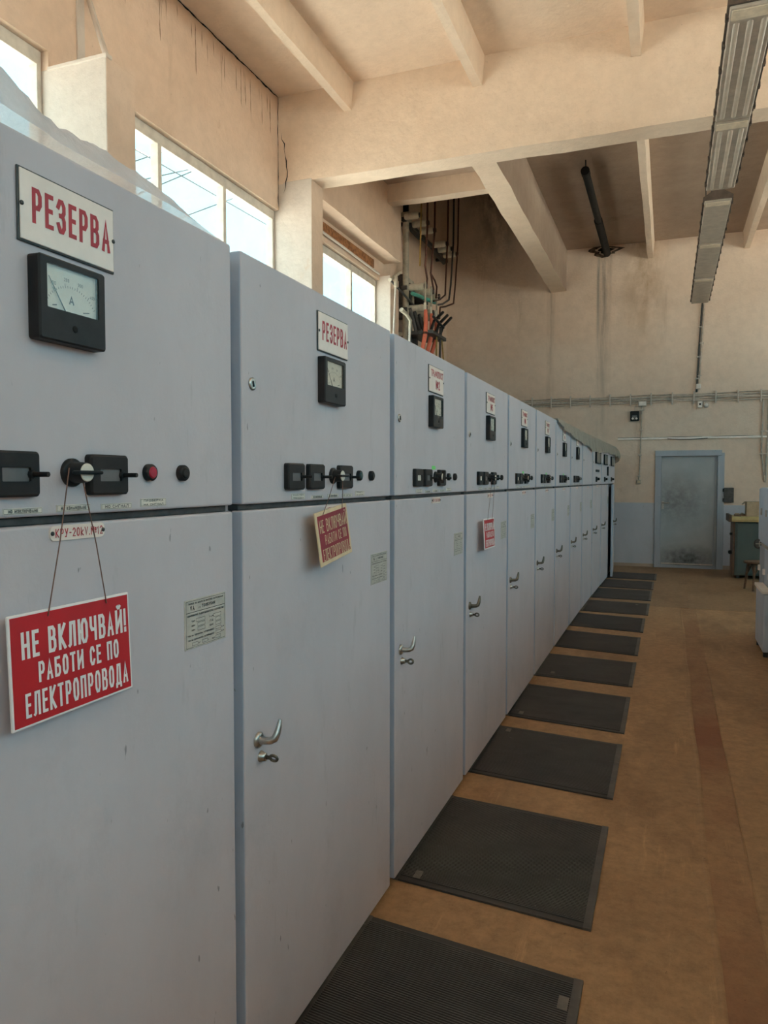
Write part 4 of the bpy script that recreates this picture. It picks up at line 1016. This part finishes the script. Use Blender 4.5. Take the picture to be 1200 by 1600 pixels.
part('rack_bracket', MB().prism([(13.5, 5.98), (14.5, 5.98), (14.3, 5.88), (13.7, 5.90)], 0, -3.16, -3.14), 'dark_metal', t)
INS_Y = (11.92, 12.33, 12.73, 13.52, 13.85, 14.21)
for y in INS_Y: insulator(t, -3.13, -2.88, y, 6.03, .055)
for y in (12.2, 14.4): part('rack_stay', MB().box(-3.339, -3.18, y - .03, y + .03, 5.99, 6.04), 'dark_metal', t)
t = thing('insulator_rack', 'lower rack of cream insulators behind the red cable ends', 'insulators')
part('rack_plate', MB().rbox(-3.20, -3.14, 12.05, 12.45, 4.42, 5.10, .01, 1), 'post_steel', t)
part('rack_bar', MB().rbox(-3.22, -3.12, 12.0, 13.2, 4.86, 4.93, .006, 1), 'dark_metal', t); part('rack_bar', MB().rbox(-3.22, -3.12, 12.0, 13.2, 4.50, 4.57, .006, 1), 'dark_metal', t)
for y in (12.15, 12.55, 12.92):
    insulator(t, -3.14, -2.86, y, 4.925, .062); insulator(t, -3.14, -2.86, y, 4.565, .062)
part('rack_stay', MB().box(-3.339, -3.18, 12.1, 12.16, 4.4, 5.15).box(-3.339, -3.18, 13.05, 13.11, 4.4, 5.0), 'dark_metal', t)
def rod(label, pts, r_, m_):
    o = part('busbar_rod', MB().tube(pts, r_, 8), m_); tag(o, label, 'busbar', 'bent busbar rods of the shaft'); return o
rx = -2.82
rod('yellow busbar rod nearest the grey post', [(rx, 11.87, 8.2), (rx, 11.85, 6.2), (rx, 11.78, 5.16)], .014, 'yellow_rod')
rod('dark brown busbar rod right of the yellow rod, kinking in to the lower rack', [(rx, 12.20, 8.2), (rx, 12.18, 5.9), (rx, 12.07, 5.24), (rx, 12.18, 5.05), (rx, 12.15, 4.95)], .018, 'copper_brown')
rod('brown busbar rod third from the grey post', [(rx, 12.66, 8.2), (rx, 12.60, 5.95), (rx, 12.38, 5.2), (rx, 12.55, 4.95)], .018, 'copper_brown')
rod('short brown busbar rod with a bent top near the lower rack', [(rx, 12.42, 5.18), (rx, 12.62, 5.13), (rx, 12.74, 5.05), (rx, 12.70, 4.85), (rx, 12.92, 4.94)], .016, 'copper_brown')
rod('tall brown busbar rod leftmost of the far three', [(rx, 13.52, 8.2), (rx, 13.42, 6.1), (rx, 13.29, 5.25), (rx, 13.27, 5.03), (rx, 12.95, 4.88), (rx, 12.55, 4.76)], .016, 'copper_brown')
rod('tall black busbar rod in the middle of the far three', [(rx, 13.90, 8.2), (rx, 13.80, 6.1), (rx, 13.64, 5.3), (rx, 13.52, 5.0), (rx, 13.1, 4.83), (rx, 12.75, 4.74)], .018, 'dark_cable')
rod('tall brown busbar rod rightmost of the far three', [(rx, 14.22, 8.2), (rx, 14.13, 6.2), (rx, 13.96, 5.4), (rx, 13.83, 5.0), (rx, 13.3, 4.83), (rx, 12.95, 4.74), (rx, 12.92, 4.6)], .016, 'copper_brown')
for i, (y, lab) in enumerate(((12.08, 'flat grey terminal strip leftmost above the red cables'), (12.42, 'flat grey terminal strip between two others above the red cables'), (12.74, 'flat grey terminal strip rightmost above the red cables'))):
    o = part('terminal_strip', MB().rbox(-2.83, -2.81, y - .025, y + .025, 4.42, 4.98, .004, 1), 'post_steel'); tag(o, lab, 'terminal', 'terminal strips of the lower rack')
for i, (y, z0, y1, lab) in enumerate(((12.03, 4.50, 11.86, 'red cable end nearest the grey post'), (12.35, 4.50, 12.12, 'middle one of the three red cable ends'), (12.64, 4.50, 12.34, 'rightmost one of the three red cable ends'))):
    t = thing('red_cable', lab, 'cable', group='red cable ends above the cabinets')
    part('cable_sheath', MB().tube([(-2.80, y, z0), (-2.79, y - .01, 4.32), (-2.79, y - .04, 4.1), (-2.80, y1, 3.80), (-2.9, y1 - .08, 2.6)], [.030, .036, .040, .034, .030], 10), 'red_cable', t)
    part('cable_lug', MB().rbox(-2.83, -2.79, y - .02, y + .02, 4.47, 4.62, .005, 1), 'porcelain', t)
    part('cable_band', MB().tube([(-2.79, y - .035, 4.12), (-2.79, y - .045, 4.08)], .045, 10), 'copper_brown', t)
t = thing('grey_post', 'grey steel pipe post standing under the crossbeam', 'post', (-3.16, 12.06, 0))
part('pipe', MB().cyl((0, 0, 3.0), (0, 0, 6.12), .052, 16), 'post_steel', t); part('post_head', MB().rbox(-.07, .09, -.07, .07, 6.0, 6.14, .006, 1), 'post_steel', t)
part('post_top', MB().cyl((0, 0, 6.12), (0, 0, 8.25), .05, 12), 'hole_black', t)
part('post_foot', MB().rbox(-.178, .03, -.03, .03, 4.1, 4.16, .004, 1), 'post_steel', t)
part('lower_sleeve', MB().rbox(-.05, .06, .07, .17, 3.0, 5.0, .006, 1), 'dark_metal', t)
t = thing('switch_linkage', 'grey drive rod with cream joint rising beside the far window', 'linkage')
part('drive_rod', MB().cyl((-2.93, 10.93, 4.66), (-2.92, 10.3, 0.0), .015, 10), 'clamp_grey', t)
part('rod_joint', MB().rbox(-2.955, -2.905, 10.90, 10.97, 4.62, 4.80, .012, 2), 'post_steel', t)
part('crank_arm', MB().tube([(-3.02, 11.42, 4.99), (-3.0, 11.12, 4.85), (-2.98, 10.80, 4.71)], [.022, .024, .030], 8), 'post_steel', t)
part('shaft', MB().tube([(-2.99, 10.84, 4.72), (-3.05, 11.8, 4.67), (-3.1, 12.3, 4.66)], .018, 8), 'dark_metal', t)
t = thing('switch_linkage', 'bent cream crank with rod standing in front of the grey post', 'linkage')
part('crank_arm', MB().tube([(-2.86, 10.98, 4.29), (-2.82, 11.12, 4.24), (-2.80, 11.25, 4.17), (-2.80, 11.22, 4.02)], [.036, .026, .026, .022], 8), 'post_steel', t)
part('drive_rod', MB().cyl((-2.80, 11.22, 4.05), (-2.80, 10.95, 0.0), .017, 10), 'clamp_grey', t)
o = part('interlock_bar', MB().tube([(-3.0, 11.93, 4.765), (-2.96, 12.45, 4.80), (-2.92, 12.95, 4.83)], .034, 6), 'teal_bar'); tag(o, 'teal painted bar between the lower insulators', 'bar')
t = thing('isolator_blades', 'three black isolator blades slanting out below the busbar rods', 'isolator')
for i, (y, z) in enumerate(((12.44, 4.53), (12.72, 4.535), (12.96, 4.54))):
    part('blade', MB().tube([(-2.62, y, z), (-2.66, y - .38, z - .22), (-2.7, y - .40, z - .36)], .026, 8), 'black_plastic', t)
part('blade_bar', MB().tube([(-2.64, 11.95, 4.36), (-2.64, 12.55, 4.29)], .022, 8), 'black_plastic', t)
part('blade_frame', MB().rbox(-3.1, -2.66, 12.0, 12.8, 4.10, 4.16, .006, 1).rbox(-3.335, -3.05, 12.3, 12.4, 3.9, 4.2, .006, 1), 'dark_metal', t)
for i in range(3): part('spring_arm', MB().tube([(-2.98, 11.75 + i * .24, 4.48), (-2.94, 11.95 + i * .24, 4.14)], .028, 8), 'dark_metal', t)
for pts, m_, lab in (([(-2.7, 12.34, 4.16), (-2.7, 12.33, 3.8), (-2.75, 12.3, 2.6)], 'yellow_rod', 'yellow wire leftmost below the isolator blades'), ([(-2.68, 12.50, 4.3), (-2.7, 12.56, 4.15), (-2.7, 12.54, 3.78), (-2.75, 12.5, 2.6)], 'dark_cable', 'black cable between the yellow wires below the isolator blades'), ([(-2.7, 12.62, 4.22), (-2.7, 12.65, 4.1), (-2.7, 12.76, 3.78), (-2.75, 12.85, 2.6)], 'yellow_rod', 'yellow wire rightmost below the isolator blades')):
    o = part('earth_wire', MB().tube(pts, .014 if m_ == 'yellow_rod' else .02, 8), m_); tag(o, lab, 'wire')

# ------------------------------------------------------------------ furniture on the right
t = thing('metal_locker', 'pale blue metal locker at the right edge of the picture, first of its row', 'locker', (1.95, 7.70, 0))
part('upper_body', MB().rbox(.012, .50, 0, 1.28, 1.0, 1.585, .006, 2), 'pale_blue_paint', t)
for y0, y1 in ((.01, .42), (.43, .85), (.86, 1.27)):
    dr = part('upper_door', MB().rbox(-.004, .016, y0, y1, 1.03, 1.575, .005, 2), 'pale_blue_paint', t)
    part('handle', MB().rbox(-.022, -.002, y1 - .30, y1 - .27, 1.30, 1.37, .004, 1), 'clamp_grey', dr)
part('lower_body', MB().rbox(.03, .50, 0, 1.28, .04, .985, .006, 2), 'conduit_grey', t)
for y0, y1 in ((.01, .42), (.43, .85), (.86, 1.27)):
    dr = part('lower_door', MB().rbox(.012, .034, y0, y1, .06, .96, .005, 2), 'door_frame_paint' if y0 > .8 else 'pale_blue_paint', t)
    part('handle', MB().rbox(-.012, .014, y1 - .10, y1 - .06, .70, .76, .004, 1), 'white_paint', dr)
    part('hinge', MB().cyl((.006, y1 + .004, .30), (.006, y1 + .004, .36), .010, 8), 'clamp_grey', dr)
for y in (.05, 1.22): part('leg', MB().rbox(.04, .09, y - .02, y + .02, 0, .05, .003, 1), 'dark_metal', t)
for y in (.05, 1.22): part('leg', MB().rbox(.42, .47, y - .02, y + .02, 0, .05, .003, 1), 'dark_metal', t)
locker = t; locker['group'] = 'pale blue lockers along the right side'
for i in range(1, 8):  # unseen lockers added to shade the floor and the lower cabinet doors
    c = locker.copy(); COL.objects.link(c); c.location.y = 7.70 - i * 1.30
    c['label'] = 'unseen pale blue locker added to block light, %s of its row counted from the end wall' % ('second', 'third', 'fourth', 'fifth', 'sixth', 'seventh', 'eighth')[i - 1]
    for ch in locker.children:
        k_ = ch.copy(); COL.objects.link(k_); k_.parent = c
        for g_ in ch.children:
            h_ = g_.copy(); COL.objects.link(h_); h_.parent = k_
t = thing('radiator', 'pale blue panel radiator standing against the right lockers', 'radiator', (1.935, 7.75, 0))
for i in range(6): part('fin', MB().rbox(-.06, .0, i * .11, i * .11 + .09, .05, .60, .012, 2), 'pale_blue_paint', t)
part('top_rail', MB().rbox(-.075, .005, -.01, .66, .60, .63, .006, 2), 'white_paint', t)
for i in (0, 5): part('foot', MB().rbox(-.05, -.01, i * .11 + .03, i * .11 + .06, 0, .06, .003, 1), 'dark_metal', t)
t = thing('green_cabinet', 'dark green metal cabinet with a round dial right of the door', 'cabinet', (2.10, 13.93, 0))
part('body', MB().rbox(0, .80, 0, .62, .05, .955, .01, 2), 'green_paint', t)
part('cabinet_door', MB().rbox(.03, .77, -.018, .002, .08, .94, .006, 2), 'green_paint', t)
part('side_panel', MB().rbox(-.03, .002, .02, .60, .03, .96, .006, 2), 'wood_dark', t)
dl = part('dial', MB().lathe_x((0, 0, 0), [(0, .085), (.012, .085), (.02, .075), (.022, .03)], 24), 'dark_metal', t, (.37, -.018, .60), (0, 0, -PI / 2))
part('dial_handle', MB().rbox(.02, .036, -.06, .06, -.009, .009, .004, 1).rbox(.02, .034, -.009, .009, -.05, .05, .004, 1), 'chrome', dl)
part('side_knob', MB().lathe_x((0, 0, 0), [(0, .03), (.04, .034), (.055, .02)], 14), 'black_plastic', t, (-.03, .25, .42), (0, 0, PI))
part('side_knob', MB().lathe_x((0, 0, 0), [(0, .02), (.03, .022), (.04, .014)], 14), 'black_plastic', t, (-.03, .2, .74), (0, 0, PI))
for x in (.03, .74):
    for y in (.03, .55): part('foot', MB().rbox(x, x + .05, y, y + .05, 0, .055, .003, 1), 'dark_metal', t)
t = thing('worktop', 'yellow wooden worktop lying on the dark green cabinet', 'worktop', (2.04, 13.86, .962))
part('board', MB().rbox(0, .95, 0, .72, .0, .085, .006, 2), 'wood_yellow', t); part('end_board', MB().rbox(-.045, 0, .02, .70, -.005, .115, .004, 1), 'wood_dark', t)
part('front_batten', MB().rbox(.0, .95, -.018, .0, .03, .058, .003, 1), 'wood_yellow', t)
t = thing('cardboard_box', 'open cardboard box standing on the yellow worktop', 'box', (2.28, 14.10, 1.0475))
part('box_body', MB().rbox(0, .36, 0, .26, 0, .25, .004, 1), 'cardboard', t); part('flap', MB().add([(-.002, 0, .25), (-.002, .26, .25), (-.05, .26, .20), (-.05, 0, .20), (-.006, 0, .25), (-.006, .26, .25), (-.054, .26, .198), (-.054, 0, .198)], [(0, 1, 2, 3), (4, 5, 6, 7), (0, 3, 7, 4), (1, 2, 6, 5), (2, 3, 7, 6)]), 'cardboard', t)
part('print', MB().box(.23, .35, -.002, .002, .02, .17), 'wood_dark', t)
for x, y, w_, lab in ((2.09, 14.0, .10, 'small brown wooden offcut at the left end of the yellow worktop'), (2.20, 14.2, .07, 'flat dark clutter lying before the cardboard box')):
    t = thing('wood_offcut', lab, 'offcut', (x, y, 1.0475)); part('block', MB().rbox(0, w_, 0, .14, 0, .035, .005, 1), 'wood_dark', t); part('block', MB().rbox(.01, w_ - .02, .02, .10, .035, .05, .004, 1), 'cardboard', t)
# bentwood stool
t = thing('wooden_stool', 'dark brown bentwood stool before the green cabinet', 'stool', (2.32, 12.55, 0))
mb = MB(); n = 28; prof = [(.0, .405), (.19, .405), (.205, .412), (.207, .425), (.20, .438), (.17, .44), (.0, .435)]; vs_ = []; fs_ = []
for r_, z in prof:
    for k in range(n): vs_.append((r_ * math.cos(2 * PI * k / n), r_ * math.sin(2 * PI * k / n), z))
for i in range(len(prof) - 1):
    for k in range(n): fs_.append((i * n + k, i * n + (k + 1) % n, (i + 1) * n + (k + 1) % n, (i + 1) * n + k))
part('seat', mb.add(vs_, fs_, 0, True), 'wood_dark', t)
for k in range(4):
    a = PI / 4 + k * PI / 2 + .35; c_, s_ = math.cos(a), math.sin(a)
    part('leg', MB().tube([(.145 * c_, .145 * s_, .41), (.16 * c_, .16 * s_, .28), (.175 * c_, .175 * s_, .14), (.195 * c_, .195 * s_, 0.0)], [.021, .020, .018, .016], 10), 'wood_dark', t)
    b = a + PI / 2
    part('arch_brace', MB().tube([(.165 * c_, .165 * s_, .22), (.125 * math.cos(a + .35), .125 * math.sin(a + .35), .35), (.11 * math.cos(a + PI / 4), .11 * math.sin(a + PI / 4), .395), (.125 * math.cos(b - .35), .125 * math.sin(b - .35), .35), (.165 * math.cos(b), .165 * math.sin(b), .22)], .010, 8), 'wood_dark', t)

# ------------------------------------------------------------------ overhead wires outside
for i, (a, b) in enumerate((((-12, 15.0, 9.2), (-12, 24, 14.7)), ((-12, 15.0, 8.8), (-12, 24, 13.4)), ((-12, 15.0, 8.32), (-12, 24, 13.92)), ((-12, 16, 7.95), (-12, 24, 12.3)), ((-12, 19, 10.3), (-12, 26, 10.52)))):
    a, b = Vector(a), Vector(b); d_ = (b - a)
    o = part('overhead_wire', MB().tube([a - d_ * .8, a, b, b + d_ * .8], .016, 6), 'dark_cable')
    tag(o, ('uppermost overhead wire seen through the middle window', 'overhead wire just below the uppermost one in the middle window', 'steeper overhead wire crossing the second one in the middle window', 'lowest overhead wire rising across the middle pane', 'overhead wire falling across the right pane of the middle window')[i], 'wire', 'overhead wires outside')
